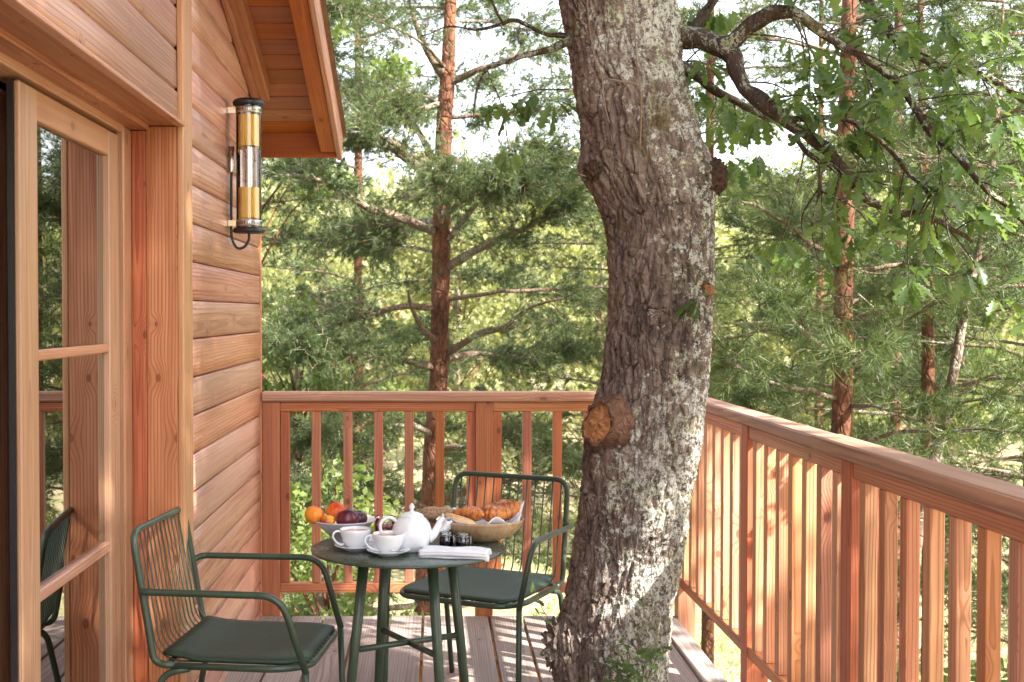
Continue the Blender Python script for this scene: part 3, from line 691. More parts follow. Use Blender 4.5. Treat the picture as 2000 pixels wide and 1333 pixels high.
# ---- oak limbs in view
rng = np.random.default_rng(5); rnd_ = random.Random(5)
oak_limbs = [
    ([(0.7539,4.22,2.4056), (0.8442,4.2,2.3807), (0.9186,4.15,2.343), (0.966,4.1,2.2925), (0.9909,4.05,2.1956), (1.0408,4,2.1217), (1.1225,4,2.065), (1.2053,3.95,1.9902), (1.262,3.9,1.9075), (1.3341,3.9,1.8204), (1.4319,3.95,1.7817), (1.597,4,1.7533), (1.7331,4.05,1.6943)], [.044, .037, .031, .030, .023, .021, .020, .019, .016, .013, .011, .009, .004]),
    ([(0.9287,4.12,2.3299), (0.9989,4.1,2.3704), (1.0686,4.05,2.4198), (1.1365,4,2.4128), (1.2181,4,2.3531), (1.3079,4,2.2949), (1.3812,4,2.2593), (1.4827,4,2.1752), (1.5651,4,2.0488), (1.6362,3.95,1.9614), (1.7151,3.9,1.8363), (1.8112,3.9,1.757), (1.9233,3.9,1.6698)], [.030, .024, .022, .017, .015, .013, .012, .013, .013, .012, .010, .009, .006]),
    ([(1.478,4.5,2.7406), (1.4999,4.4,2.5525), (1.5452,4.35,2.4611), (1.6155,4.3,2.3627), (1.7121,4.3,2.3019), (1.8434,4.3,2.2758), (1.9399,4.3,2.2323), (2.0278,4.3,2.1801), (2.151,4.3,2.1104)], [.024, .020, .018, .016, .013, .011, .012, .011, .008]),
    ([(0.7849,4.2,2.3027), (0.8634,4.25,2.2749), (0.9525,4.3,2.2236), (1.0434,4.35,2.1884), (1.163,4.4,2.1433), (1.2577,4.45,2.1475)], [.022, .017, .014, .012, .009, .005]),
    ([(1.1224,4,2.0715), (1.2047,3.95,2.0766), (1.2847,3.9,2.0499), (1.3803,3.9,1.9945), (1.4604,3.9,1.9075), (1.5565,3.9,1.8046), (1.6049,3.9,1.7332)], [.010, .009, .009, .008, .007, .005, .003]),
    ([(1.7297,4.3,2.2845), (1.707,4.2,2.2143), (1.6003,4.1,2.13), (1.5127,4,2.0893)], [.010, .007, .006, .004]),
    ([(1.1308,4,2.0293), (1.1653,3.95,1.9614), (1.1984,3.9,1.9234), (1.1956,3.9,1.86), (1.1832,3.9,1.8204)], [.007, .006, .005, .005, .006]),
    ([(0.4775,4.2,2.3807), (0.4214,4.15,2.343), (0.3331,4.1,2.3041), (0.2249,4.1,2.2793), (0.1666,4.1,2.2494), (0.1417,4.1,2.1798), (0.1201,4.1,2.0801)], [.020, .012, .009, .007, .006, .004, .0015]),
    ([(0.452,4.2,2.3841), (0.3539,4.15,2.3832), (0.2663,4.1,2.4118), (0.2081,4.1,2.3986), (0.1332,4.1,2.3787), (0.0583,4.1,2.3953), (-0.0499,4.1,2.3621)], [.010, .006, .006, .006, .004, .003, .001]),
    ([(0.2247,4.1,2.4035), (0.1914,4.1,2.4449), (0.1663,4.1,2.5276)], [.005, .004, .003]),
    ([(0.8187,4.2,2.3587), (0.925,4.3,2.493), (1.0172,4.4,2.6589), (1.1486,4.5,2.9036)], [.020, .016, .013, .010]),
]
LEAVES = []     # (position, direction, normal, length)
def leaf_cluster(p, d, n=7, L=.080, spread=1.1):
    d = Vector(d).normalized()
    for i in range(n):
        q = Vector((rnd_.gauss(0, 1), rnd_.gauss(0, 1), rnd_.gauss(0, .7))).normalized()
        dd = (d*.6+q*spread+Vector((0, 0, -.55))).normalized(); nn = Vector((rnd_.gauss(0, .5), rnd_.gauss(0, .5), 1))
        nn = (nn-dd*nn.dot(dd)).normalized(); LEAVES.append((Vector(p)+q*.012, dd, nn, L*rnd_.uniform(.65, 1.2)))
def limb_objs():
    for li, (pts, rs) in enumerate(oak_limbs):
        raw = [tuple(p)+(r,) for p, r in zip(pts, rs)]; cp = cr(raw, 8); mb = MB()
        sp_ = []
        for i, c in enumerate(cp):
            j = Vector((mnoise.noise(Vector(c[:3])*14), mnoise.noise(Vector(c[:3])*14+Vector((9, 0, 0))), mnoise.noise(Vector(c[:3])*14+Vector((0, 9, 0)))))*.010
            sp_.append(Vector(c[:3])+j)
        base = sp_[0]
        mb.tube(W([tuple(v) for v in sp_], base), [max(c[3], .0015)*1.0 for c in cp], 12, wob=.5)
        tot = len(sp_); dens = {7: .03, 8: .03, 9: 0, 3: .12, 0: .19}.get(li, .25)
        for i in range(4, tot):
            if rnd_.random() < dens:
                d = (sp_[min(i+1, tot-1)]-sp_[i-1]).normalized()
                q = Vector((rnd_.gauss(0, 1), rnd_.gauss(0, 1), rnd_.gauss(.1, .8))); q = (q-d*q.dot(d)).normalized()
                L = rnd_.uniform(.10, .34); e = sp_[i]+(q*.8+d*.6).normalized()*L+Vector((0, 0, rnd_.uniform(-.05, .03)))
                m_ = (sp_[i]+e)/2+Vector((rnd_.gauss(0, .015), rnd_.gauss(0, .015), .015)); mb.tube(W(cr([tuple(sp_[i]), tuple(m_), tuple(e)], 4), base), [.0035, .003, .003, .0028, .0025, .002, .002, .0015, .001][:9], 5)
                leaf_cluster(e, e-sp_[i], rnd_.randint(5, 9)); 
                if rnd_.random() < .6: leaf_cluster(m_, q, 3)
        mb.build('limb', M['oak_branch_bark'], oak, base)
limb_objs()
for (p, n, L) in (((0.2334,4.1,2.1466), 5, .09), ((0.3167,4.1,2.1715), 6, .09), ((0.3917,4.1,2.1466), 5, .085), ((0.1834,4.1,2.1217), 3, .08), ((0.4418,4.05,1.9165), 3, .06), ((0.3958,4.05,1.8343), 2, .085), ((0.4723,4,1.854), 2, .06), ((0.8893,4,1.5204), 5, .07), ((0.842,4,1.504), 4, .075),
                  ((1.1626,4.6,1.67), 6, .10), ((1.2939,4.6,1.67), 5, .10), ((0.8727,4.3,2.4756), 7, .1), ((0.9599,4.3,2.493), 7, .1), ((1.0767,4.2,1.9931), 7, .09), ((1.1017,4.3,2.1104), 6, .09), ((0.9965,4.3,2.1626), 7, .09), ((0.8914,4.3,2.2149), 6, .09), ((1.0257,4.2,1.942), 6, .09), ((1.2535,3.9,1.9866), 8, .09),
                  ((1.3483,3.9,2.0341), 8, .09), ((1.5518,4.2,2.4011), 8, .1), ((1.7052,4.2,2.4181), 8, .1), ((1.8417,4.2,2.4011), 8, .1), ((1.717,4.1,2.13), 8, .1), ((1.8508,4.1,2.0801), 8, .1), ((1.382,4,2.1622), 8, .1), ((1.2841,4,2.2108), 8, .1), ((1.2026,4,2.2431), 8, .1), ((1.8235,4,1.919), 7, .09), ((1.7106,4,1.8053), 6, .09)):
    leaf_cluster(Vector(p), Vector((rnd_.gauss(0, .3), -.2, -.2)), n, L)
for a, b in (((0.4386,4.15,2.1969), (0.225,4.1,2.1632)), ((0.4864,4.05,1.9001), (0.3792,4.05,1.9083)), ((0.4864,4.05,1.8886), (0.3875,4.05,1.859))):
    MB().tube(W(cr([a, tuple((Vector(a)+Vector(b))/2+Vector((0, 0, .01))), b], 4), (.5, 4.1, 2)), .002, 5).build('twig', M['oak_branch_bark'], oak, (.5, 4.1, 2))

# lobed oak leaf
def leaf_geo(v=0):
    prof_ = [(0, .004), (.06, .02), (.14, .05), (.20, .10), (.26, .145), (.31, .09), (.35, .075), (.42, .17), (.50, .225), (.55, .13), (.59, .105), (.66, .20), (.74, .235), (.79, .13), (.83, .10), (.88, .15), (.94, .13), (.98, .06), (1.0, .0)]
    q = random.Random(v); V = []; F = []
    sl_ = q.uniform(-.12, .12); curl = q.uniform(.05, .22)
    n = len(prof_)
    for i, (t, w) in enumerate(prof_):
        zc = -curl*t*t; wl = w*q.uniform(.85, 1.15); wr = w*q.uniform(.85, 1.15)
        V += [(sl_*t*t, t, zc), (sl_*t*t-wl, t+w*.18, zc+wl*.35*(1-.3*t)), (sl_*t*t+wr, t+w*.18, zc+wr*.30)]
    for i in range(n-1):
        a = i*3; b = a+3; F += [[a, a+1, b+1, b], [a, b, b+2, a+2]]
    return np.array(V), F
leafg = [leaf_geo(v) for v in range(4)]
def leaf_meshes(mat):
    out = []
    for i, (V, F) in enumerate(leafg):
        F3 = [t for f in F for t in ([f[0], f[1], f[2]], [f[0], f[2], f[3]])]
        out.append(npmesh('leaf', V, np.array(F3), mat, np.full(len(V), .15+.25*i)))
    return out
LM = leaf_meshes(M['oak_leaf'])
def basis(d, n):
    x = d.cross(n).normalized(); return Matrix((x, d, n)).transposed()
def leaf_obj(p, d, n, L, parent, name='leaf'):
    m = basis(d, n).to_4x4()*1; o = bpy.data.objects.new(name, rnd_.choice(LM)); C.objects.link(o); WL[o.name] = Vector(p)
    o.parent = parent; o.rotation_euler = m.to_euler(); o.location = Vector(p)-wpos(parent); o.scale = (L, L, L); return o
def leaf_stuff(name, leaves, mat, parent):
    Vs = []; Fs = []; Ts = []; off = 0
    for (p, d, n, L) in leaves:
        V, F = leafg[rnd_.randrange(4)]; m = np.array(basis(d, n)); W_ = V*L @ m.T+np.array(p); Vs.append(W_); Ts.append(np.full(len(V), rnd_.random()))
        Fs.append(np.array([t for f in F for t in ([f[0], f[1], f[2]], [f[0], f[2], f[3]])])+off); off += len(V)
    V = np.concatenate(Vs)-np.array(wpos(parent)); o = mobj(name, npmesh(name, V, np.concatenate(Fs), mat, np.concatenate(Ts)), tuple(wpos(parent)), parent); o['kind'] = 'stuff'; return o
def pxd(p):   # how large a leaf shows: nearer the camera and inside its view
    u = p[0]/p[1]; w = (p[2]-1.46)/p[1]
    return p[1]+(0 if (-.35 < u < .47 and -.3 < w < .25) else 50)
LEAVES.sort(key=lambda q: pxd(q[0])/q[3])
for q in LEAVES[:290]: leaf_obj(*q, oak)
leaf_stuff('leaves', LEAVES[290:], M['oak_leaf'], oak)

# crown above the picture: limbs and leaf clumps, added for shade, gaps cleared for sun
def leaf_cloud(cen, rad, n, size, g, flat=.6, clump=None):
    """n small rhombic leaves in clumps inside ellipsoids; returns V,F,T"""
    cen = np.array(cen, float); rad = np.array(rad, float)
    k_ = g.integers(0, len(cen), n); q = g.normal(size=(n, 3)); q /= np.linalg.norm(q, axis=1)[:, None]
    rr = g.random(n)**.45; p = cen[k_]+q*rr[:, None]*rad[k_][:, None]*np.array([1, 1, flat])
    d = g.normal(size=(n, 3)); d[:, 2] -= .5; d /= np.linalg.norm(d, axis=1)[:, None]; e = np.cross(d, g.normal(size=(n, 3))); e /= np.linalg.norm(e, axis=1)[:, None]
    s = size*g.uniform(.6, 1.3, n)[:, None]
    V = np.stack([p-d*s*.5, p+e*s*.30, p+d*s*.5, p-e*s*.30], 1).reshape(-1, 3); F = np.arange(4*n).reshape(-1, 4)
    T = np.repeat(np.clip(g.random(n)*.6+.4*hash2(k_, k_*2, 3), 0, 1), 4); return V, F, T
g = np.random.default_rng(11)
cc = []; cr_ = []
def in_gap(c, r):      # clumps here are left out so the sun reaches the far right deck
    for q in ((1.1, 5.6, 0), (1.1, 5.35, 0), (1.22, 5.0, 1.08), (1.22, 4.6, 1.08), (1.2, 4.25, .75)):
        v = Vector(c)-Vector(q); t = v.dot(sdir)
        if t > 0 and (v-sdir*t).length < r*.9+.10: return True
    return False
ol = MB()
for i in range(30):
    a = g.uniform(0, 2*math.pi); L = g.uniform(1.2, 4.6); z0 = g.uniform(3.4, 6.0)
    bx = np.interp(z0, pz, pc)-.0; b0 = Vector((float(bx), 4.15, z0)); e = b0+Vector((math.cos(a)*L, math.sin(a)*L*.9, L*g.uniform(.15, .7)))
    if e.y > 4.8 and e.z < 3.9+(e.y-4)*.35: e.z = 4.4+(e.y-4)*.4
    if e.z < 3.6: e.z = 3.8
    mid = (b0+e)/2+Vector((g.normal()*.2, g.normal()*.2, .3)); cpts = cr([tuple(b0), tuple(mid), tuple(e)], 5)
    ol.tube(W(cpts, (0, 0, 0)), [.06*(1-i_/11)+.006 for i_ in range(11)], 7, wob=.3)
    for t in np.linspace(.35, 1, 7):
        c = Vector(cpts[int(t*10)]); c += Vector(g.normal(size=3)*.35)
        if c.y > 3.2 and c.z < 1.46+c.y*.255+.75: c.z = 1.46+c.y*.255+.85
        r_ = g.uniform(.28, .6)
        if not in_gap(c, r_): cc.append(tuple(c)); cr_.append(r_)
ol.build('upper_limbs', M['oak_branch_bark'], oak, (0, 0, 0)).location = -wpos(oak)
V, F, T = leaf_cloud(cc, cr_, 30000, .12, g)
o = mobj('crown', npmesh('crown', V-np.array(wpos(oak)), F, M['shade_leaf'], T), tuple(wpos(oak)), oak); o['kind'] = 'stuff'

# ---- little shoots
def sprout(name, label, base, tips, r, n, L, seed):
    e = empty(name, base, label, 'oak shoot'); rr = random.Random(seed); mb = MB(); lv = []
    for t in tips:
        b = Vector(base); t = Vector(t); m_ = (b+t)/2+Vector((rr.uniform(-.02, .02), rr.uniform(-.02, .02), .01)); c = cr([tuple(b), tuple(m_), tuple(t)], 5); mb.tube(W(c, base), [r*(1-.07*i) for i in range(len(c))], 6)
        for i in range(n):
            p = Vector(c[rr.randint(4, len(c)-1)]); q = Vector((rr.gauss(0, 1), rr.gauss(0, 1)-.3, rr.gauss(.1, .6))).normalized(); nn = Vector((rr.gauss(0, .4), rr.gauss(0, .4)-.3, 1)); nn = (nn-q*nn.dot(q)).normalized(); lv.append((p, q, nn, L*rr.uniform(.7, 1.2)))
    mb.build('stem', M['leafstem'], e, base)
    for q in lv: leaf_obj(*q, e)
    return e
M['leafstem'] = solid('green_stem', (.10, .12, .05), .6)
sprout('oak_shoot', 'fresh green oak shoot sprouting from the foot of the big trunk, on its near face', (0.6266,3.96,0.1778), [(0.605,3.9,0.447), (0.6563,3.88,0.4042), (0.5655,3.88,0.3882), (0.708,3.92,0.4095), (0.615,3.84,0.3596), (0.5549,3.86,0.3219)], .003, 8, .058, 3)
sprout('oak_shoot', 'thin oak sprig with few leaves left of the trunk foot, beside the broken stub', (0.405,4.2,0.3865), [(0.3344,4.18,0.4692), (0.3397,4.18,0.3743), (0.3256,4.18,0.5639)], .0018, 3, .036, 4)

# ---------------------------------------------------------------- pines
def tufts(P0, D, K, L, w, g, spread=.9):
    """needle tufts: P0 (n,3), D (n,3) twig direction; K needles each"""
    n = len(P0); P_ = np.repeat(P0, K, 0); d = np.repeat(D, K, 0)+g.normal(size=(n*K, 3))*spread*.62; d /= np.linalg.norm(d, axis=1)[:, None]
    P_ = P_+np.repeat(D, K, 0)*(g.random((n*K, 1))-.6)*L*.7
    w = w*1.15; s = np.cross(d, g.normal(size=(n*K, 3))); s /= np.linalg.norm(s, axis=1)[:, None]; l = L*g.uniform(.7, 1.15, n*K)[:, None]
    droop = np.zeros_like(P_); droop[:, 2] = -.10*l[:, 0]
    V = np.stack([P_-s*w, P_+s*w, P_+d*l+droop], 1).reshape(-1, 3); F = np.arange(3*n*K).reshape(-1, 3); T = np.repeat(g.random(n), K*3)
    return V, F, T
def sticks(A, B, ra, rb):
    n = len(A); d = B-A; d /= (np.linalg.norm(d, axis=1)[:, None]+1e-9); s = np.cross(d, [0.3, .2, 1]); s /= (np.linalg.norm(s, axis=1)[:, None]+1e-9); t = np.cross(d, s); V = []
    for (Q, r) in ((A, ra), (B, rb)):
        for a in (0, 2.094, 4.189): V.append(Q+(s*math.cos(a)+t*math.sin(a))*r)
    V = np.stack(V, 1).reshape(-1, 3); b = np.arange(n)[:, None]*6
    F = np.concatenate([b+np.array([[0, 1, 4, 3]]), b+np.array([[1, 2, 5, 4]]), b+np.array([[2, 0, 3, 5]])]); return V, F
PN = [0]
def pine(label, trunk, limbs=None, auto=None, nl=.06, nw=.0016, K=14, twigs=9, tuf=9, mat='needles', seed=1, tw_len=.5, group=None, cat='pine tree', name='pine_tree', barkm='pine_bark', cond=None):
    """trunk: [(x,y,z,r)...]; limbs: list of [(x,y,z)...] with radius; auto: (n, z0, z1, length0, length1, rise)"""
    g = np.random.default_rng(seed); base = Vector(trunk[0][:3])
    e = empty(name, base, label, cat, group)
    tp = cr(trunk, 6); tv = [Vector(t[:3]) for t in tp]; tr = [t[3] for t in tp]
    mb = MB(); mb.tube(W([tuple(v) for v in tv], base), tr, 18, wob=.22); mb.build('trunk', M[barkm], e, base)
    allimbs = []
    for (pts, r, dens) in (limbs or []): allimbs.append((cr(pts, 6), r, dens))
    if auto:
        n, z0, z1, l0, l1, rise = auto; zt = np.array([v.z for v in tv])
        for i in range(n):
            t = (i+g.random())/n; z = z0+(z1-z0)*t; cx = np.interp(z, zt, [v.x for v in tv]); cy = np.interp(z, zt, [v.y for v in tv]); a = i*2.4+g.normal()*.4
            L = (l0+(l1-l0)*t)*g.uniform(.7, 1.15); q = rise*g.uniform(.3, 1.3); A = Vector((cx, cy, z)); dv = Vector((math.cos(a), math.sin(a), 0)); dn = Vector((-math.sin(a), math.cos(a), 0))*g.normal()*.18*L
            pts = [tuple(A), tuple(A+dv*L*.3+Vector((0, 0, q*L*.30))), tuple(A+dv*L*.65+dn*.5+Vector((0, 0, q*L*.42))), tuple(A+dv*L+dn+Vector((0, 0, q*L*.5)))]
            allimbs.append((cr(pts, 5), .006+.006*L, 1.0))
    PA = []; PB = []; TP = []; TD = []
    for (cp, r, dens) in allimbs:
        cp = np.array(cp); m = len(cp); rr = [r*(1-.85*i/(m-1))+.002 for i in range(m)]
        jit = np.array([mnoise.noise(Vector(c)*5)*.02 for c in cp]); cp[:, 2] += jit
        MB().tube(W([tuple(c) for c in cp], base), rr, 7, wob=.3).build('limb', M['limb_bark'], e, base)
        if dens <= 0: continue
        seg = np.linalg.norm(np.diff(cp, axis=0), axis=1).sum(); nt = max(3, int(twigs*seg*dens))
        for k_ in range(nt):
            t = .22+.78*g.random()**.75; f_ = t*(m-1); i0 = min(int(f_), m-2); p = cp[i0]+(cp[i0+1]-cp[i0])*(f_-i0); d = cp[i0+1]-cp[i0]; d /= np.linalg.norm(d)+1e-9
            s = np.cross(d, [0, 0, 1.]); s /= np.linalg.norm(s)+1e-9; sg = 1 if g.random() < .5 else -1
            q = d*g.uniform(.4, 1.0)+s*sg*g.uniform(.3, 1.1)+np.array([0, 0, g.normal()*.35+.08]); q /= np.linalg.norm(q); L = tw_len*g.uniform(.4, 1.1)*(1.15-.5*t)
            e1 = p+q*L*.55; q2 = q+g.normal(size=3)*.25+np.array([0, 0, .1]); q2 /= np.linalg.norm(q2); e2 = e1+q2*L*.45
            PA += [p, e1]; PB += [e1, e2]
            for u in range(tuf):
                v = g.random()
                base_, dr_ = (e1, q2) if v > .45 else (p, q)
                w_ = g.random(); pos = base_+dr_*L*(.5*w_+.05 if v > .45 else .55*(.35+.65*w_))
                off = g.normal(size=3); off -= dr_*off.dot(dr_); off /= np.linalg.norm(off)+1e-9; br = L*.32*g.random(); pos2 = pos+off*br+dr_*br*.5
                TP.append(pos2); dd = dr_*1.0+off*.8; TD.append(dd/np.linalg.norm(dd))
                if br > .06 and g.random() < .4: PA.append(pos); PB.append(pos2)
    A = np.array(PA); B = np.array(PB); V, F = sticks(A-np.array(base), B-np.array(base), .0035, .0018)
    o = mobj('twigs', npmesh('twigs', V, F, M['limb_bark']), tuple(base), e); o['kind'] = 'stuff'
    TP = np.array(TP); TD = np.array(TD); V, F, T = tufts(TP-np.array(base), TD, K, nl, nw, g); PN[0] += len(F)
    o = mobj('crown', npmesh('crown', V, F, M[mat], T), tuple(base), e); o['kind'] = 'stuff'
    return e

def tr4(pts, rs): return [tuple(p)+(r,) for p, r in zip(pts, rs)]
Y = 11
pine('tall red barked pine straight behind the far balustrade, above the teapot',
     tr4([(-0.1587,11,-3.4712), (-0.0993,11,-1.1929), (-0.0225,11,0.1642), (0.0359,11,1.0648), (0.0493,11,1.9621), (0.0716,11,2.8562), (0.1117,11,3.6581), (0.1339,11,4.1912), (0.1692,11,5.2983)], [.11, .092, .084, .080, .078, .072, .060, .050, .03]),
     [([(0.0805,11,3.5246), (-0.0443,10.9,3.6822), (-0.1666,10.8,3.9236), (-0.2388,10.7,4.2031)], .045, .5), ([(0.0984,11,3.4578), (0.3543,10.9,3.5499), (0.7019,10.8,3.6618), (1.043,10.7,3.7192)], .035, .8),
      ([(0.0224,11,2.633), (-0.1742,10.7,2.7313), (-0.3173,10.4,2.8433), (-0.4771,10.2,2.9118), (-0.6508,10,2.8996)], .045, .9), ([(0,11,2.6106), (-0.2198,10.8,2.7519), (-0.4528,10.6,2.8699), (-0.6407,10.5,2.9205)], .03, 1.2),
      ([(0,11,2.1635), (-0.2966,10.4,2.2521), (-0.5499,10,2.3029), (-0.7817,9.6,2.4252), (-0.9843,9.3,2.4706), (-1.1724,9,2.438)], .040, .6), ([(0.0807,11,2.0517), (0.3519,10.8,2.3923), (0.6411,10.5,2.6649), (0.8801,10.3,2.7673)], .030, 2.0),
      ([(0.0807,11,1.8501), (0.3522,10.8,1.9969), (0.599,10.5,2.1017), (0.8726,10.2,2.2161), (1.1405,10,2.2826)], .040, 1.3), ([(0.0359,11,1.1996), (-0.1102,10.8,1.3366), (-0.2033,10.6,1.5119), (-0.227,10.5,1.6612)], .035, .15),
      ([(0.0809,11,1.1097), (0.3527,10.8,1.2705), (0.5841,10.6,1.3389), (0.8062,10.4,1.5109), (1.0819,10.2,1.5848)], .036, .35), ([(0.0809,11,1.0648), (0.4614,11.3,1.1002), (0.9001,11.6,1.0432), (1.3721,12,1.0779)], .03, 1.8),
      ([(0,11,2.7669), (-0.2298,11.3,3.2149), (-0.5187,11.6,3.4025), (-0.7675,11.8,3.4837)], .03, 2.3), ([(0.0447,11,3.302), (-0.2196,10.8,3.181), (-0.4483,10.5,3.1545)], .03, 2.0), ([(0.0806,11,2.8562), (0.3077,10.8,2.6993), (0.561,10.6,2.5903), (0.889,10.4,2.6112)], .03, 2.0),
      ([(0.0224,11,1.5138), (-0.3085,10.8,1.5129), (-0.6427,10.5,1.4257), (-0.9992,10.2,1.3435), (-1.2654,10,1.3049)], .032, 1.2), ([(0,11,0.9749), (-0.3859,10.5,1.0827), (-0.7759,10,1.1416), (-1.0584,9.6,1.1935)], .032, 2.4), ([(0,11,2.2754), (-0.2738,11.2,2.2447), (-0.709,11.6,2.2255), (-1.2226,12,2.1543)], .03, 1.3),
      ([(0.0448,11,2.3201), (0.2118,10.4,2.3577), (0.4072,10,2.4451), (0.6253,9.6,2.4837)], .03, 1.8), ([(0,11,0.3896), (-0.3034,10.6,0.5154), (-0.6319,10.3,0.4156), (-0.9406,10,0.487)], .03, 1.8), ([(0,11,0.2544), (0.3064,10.7,0.3311), (0.638,10.4,0.448), (1.0226,10,0.364)], .03, 1.3),
      ([(-0.045,11,-0.2873), (-0.3868,10.5,-0.0354), (-0.6958,10,0.0768), (-0.9722,9.5,0.107)], .03, 1.6), ([(0,11,-0.197), (0.4421,10.8,-0.0338), (0.8594,10.5,0.0939), (1.1378,10.3,0.2467)], .03, 1.0), ([(-0.0812,11,-1.1021), (-0.4873,10.8,-1.1001), (-0.9045,10.5,-1.0073), (-1.1897,10,-0.9517)], .03, 1.0)],
     auto=(16, 1.5, 6.0, 2.1, 1.2, .3), nl=.062, nw=.0022, K=15, twigs=24, tuf=16, mat='needles_blue', seed=2, tw_len=.52)
pine('straight pine just beyond the right balustrade with a whorl of bare limbs',
     tr4([(2.5442,7.8,-2.687), (2.5367,7.8,-0.743), (2.5327,7.8,0.701), (2.5345,7.8,1.339), (2.5414,7.8,2.1333), (2.5515,7.8,2.924), (2.5634,7.8,3.4596), (2.5822,7.8,4.3383)], [.08, .070, .062, .060, .055, .048, .042, .02]),
     [([(2.5356,7.8,1.1798), (2.3272,7.6,1.2801), (2.1445,7.4,1.3754), (2.0254,7.3,1.4957), (1.9088,7.2,1.6127)], .022, .5), ([(2.5417,7.8,1.2116), (2.3702,7.9,1.3375), (2.2804,8.1,1.4996)], .018, .7), ([(2.5485,7.8,1.1638), (2.6377,7.6,1.249), (2.6884,7.4,1.3452), (2.7911,7.2,1.4659), (2.9407,7,1.6084)], .020, .7),
      ([(2.541,7.8,1.3072), (2.6081,7.7,1.4349), (2.7289,7.6,1.4817), (2.9071,7.5,1.4967), (3.1402,7.4,1.4811)], .020, .7), ([(2.5374,7.8,1.816), (2.2922,7.6,1.8688), (2.0803,7.4,1.9784), (1.8181,7.2,2.0815), (1.5964,7,2.0927)], .018, .6), ([(2.5383,7.8,1.689), (2.4153,7.9,1.8206), (2.3107,8.1,1.9286), (1.985,8.4,2.0485)], .018, .9),
      ([(2.5507,7.8,0.8607), (2.6403,7.6,0.9072), (2.6921,7.4,0.8915), (2.8545,7.2,0.9363)], .015, .9), ([(2.5183,7.8,0.9246), (2.2049,7.6,1.0005), (1.9046,7.4,1.0731), (1.6466,7.2,1.2013)], .016, 1.2), ([(2.5361,7.8,0.6691), (2.2643,7.8,0.7649), (2.0088,7.8,0.8288), (1.8167,7.8,0.9884)], .016, 1.1)],
     auto=(20, .6, 4.6, 1.4, .9, .35), nl=.10, nw=.0018, K=16, twigs=15, tuf=10, mat='needles', seed=3, tw_len=.42)
pine('slim pine stem right of the straight pine, its upper part lost in needles',
     tr4([(3.4301,8.6,-3.1124), (3.4047,8.6,-0.614), (3.3912,8.6,0.5174), (3.3771,8.6,1.3266), (3.357,8.6,2.0275), (3.3215,8.6,2.9001), (3.2935,8.6,4.1151)], [.055, .05, .045, .042, .036, .025, .012]),
     [([(3.3853,8.6,0.7993), (3.4673,8.4,0.8834), (3.5845,8.2,1.0313), (3.7579,8,1.1072)], .016, 1.2), ([(3.3847,8.6,0.8697), (3.2722,8.8,0.928), (3.1997,9,0.879)], .014, .8)],
     auto=(18, -.5, 4.2, 1.4, .9, .3), nl=.095, nw=.0019, K=15, twigs=11, tuf=8, mat='needles', seed=4, tw_len=.45)
pine('grey stem leaning to the right, crossing the slim pine low down',
     tr4([(2.7917,7.4,-0.1721), (2.9519,7.4,0.5883), (3.0245,7.4,0.9218), (3.0765,7.4,1.1941), (3.122,7.4,1.4962), (3.1831,7.4,1.7375), (3.2405,7.4,2.0386), (3.2957,7.4,2.5493), (3.3333,7.4,3.2974)], [.040, .036, .030, .028, .026, .023, .020, .015, .006]),
     [([(3.1226,7.4,1.4358), (3.173,7.2,1.4659), (3.1989,7,1.4943), (3.3218,6.9,1.5219)], .010, 1.0), ([(3.0245,7.4,0.9218), (3.1485,7.2,0.9658), (3.3653,7.1,1.0307)], .010, .9), ([(3.1831,7.4,1.7375), (3.2573,7.2,1.8473), (3.3377,7,1.865)], .010, 1.2)],
     auto=(10, 1.4, 3.4, 1.0, .7, .3), nl=.11, nw=.0017, K=16, twigs=12, tuf=7, mat='needles', seed=5, tw_len=.4, barkm='limb_bark')
def auto_pine(px, Y, label, seed, top=8.5, r=.09, n=34, l0=2.4, l1=1.0, nl=.07, nw=.0022, K=11, twigs=8, tuf=8, mat='needles', z0=-1.8, lean=0, tw=.6, rise=.25):
    x = (px-850)*Y/2450; gz = ground_z(x, Y)
    return pine(label, [(x-lean, Y, gz-.3, r*1.3), (x-lean*.5, Y, -1, r), (x, Y, 2, r*.85), (x+lean*.5, Y, 5, r*.6), (x+lean, Y, top, .02)], None, (n, z0, top-.4, l0, l1, rise), nl, nw, K, twigs, tuf, mat, seed, tw)
auto_pine(470, 14, 'pine hidden behind the cabin corner, its needles filling the gap by the wall', 21, 5.6, .08, 34, 2.3, 1.3, .085, .0042, 11, 12, 13, 'needles_blue')
auto_pine(700, 17, 'pale green pine in the second row, left of the tall pine', 22, 9.0, .07, 40, 2.7, 1.9, .10, .0056, 10, 11, 13, 'needles_blue')
auto_pine(1225, 15, 'sunlit pine between the tall pine and the oak trunk', 23, 5.8, .07, 32, 2.5, 1.1, .09, .0045, 10, 10, 10, 'needles_blue')
auto_pine(1270, 14, 'pine mostly hidden by the oak trunk', 25, 7.5, .07, 24, 2.2, 1.0, .09, .0045, 9, 8, 8, 'needles')
auto_pine(1385, 13, 'bright pine right of the oak trunk, beyond the corner of the deck', 26, 5.4, .06, 32, 2.1, 1.1, .09, .0042, 11, 12, 12, 'needles_sunny')
auto_pine(1600, 16, 'young pine in the distance, left of the straight pine', 27, 7.6, .05, 28, 2.3, 1.1, .10, .005, 10, 9, 9, 'needles', -1.5)
auto_pine(1750, 13, 'thick green pine between the straight pine and the slim one', 28, 6.2, .06, 32, 2.1, 1.2, .09, .0042, 11, 12, 12, 'needles')
auto_pine(2015, 10.5, 'dense dark pine at the right, behind the leaning stem', 29, 6.2, .06, 36, 2.0, 1.1, .09, .0032, 13, 12, 11, 'needles')
auto_pine(2080, 8.2, 'dark green pine at the right edge overlooking the balustrade', 30, 5.5, .06, 30, 1.7, .9, .10, .0024, 14, 12, 9, 'needles')
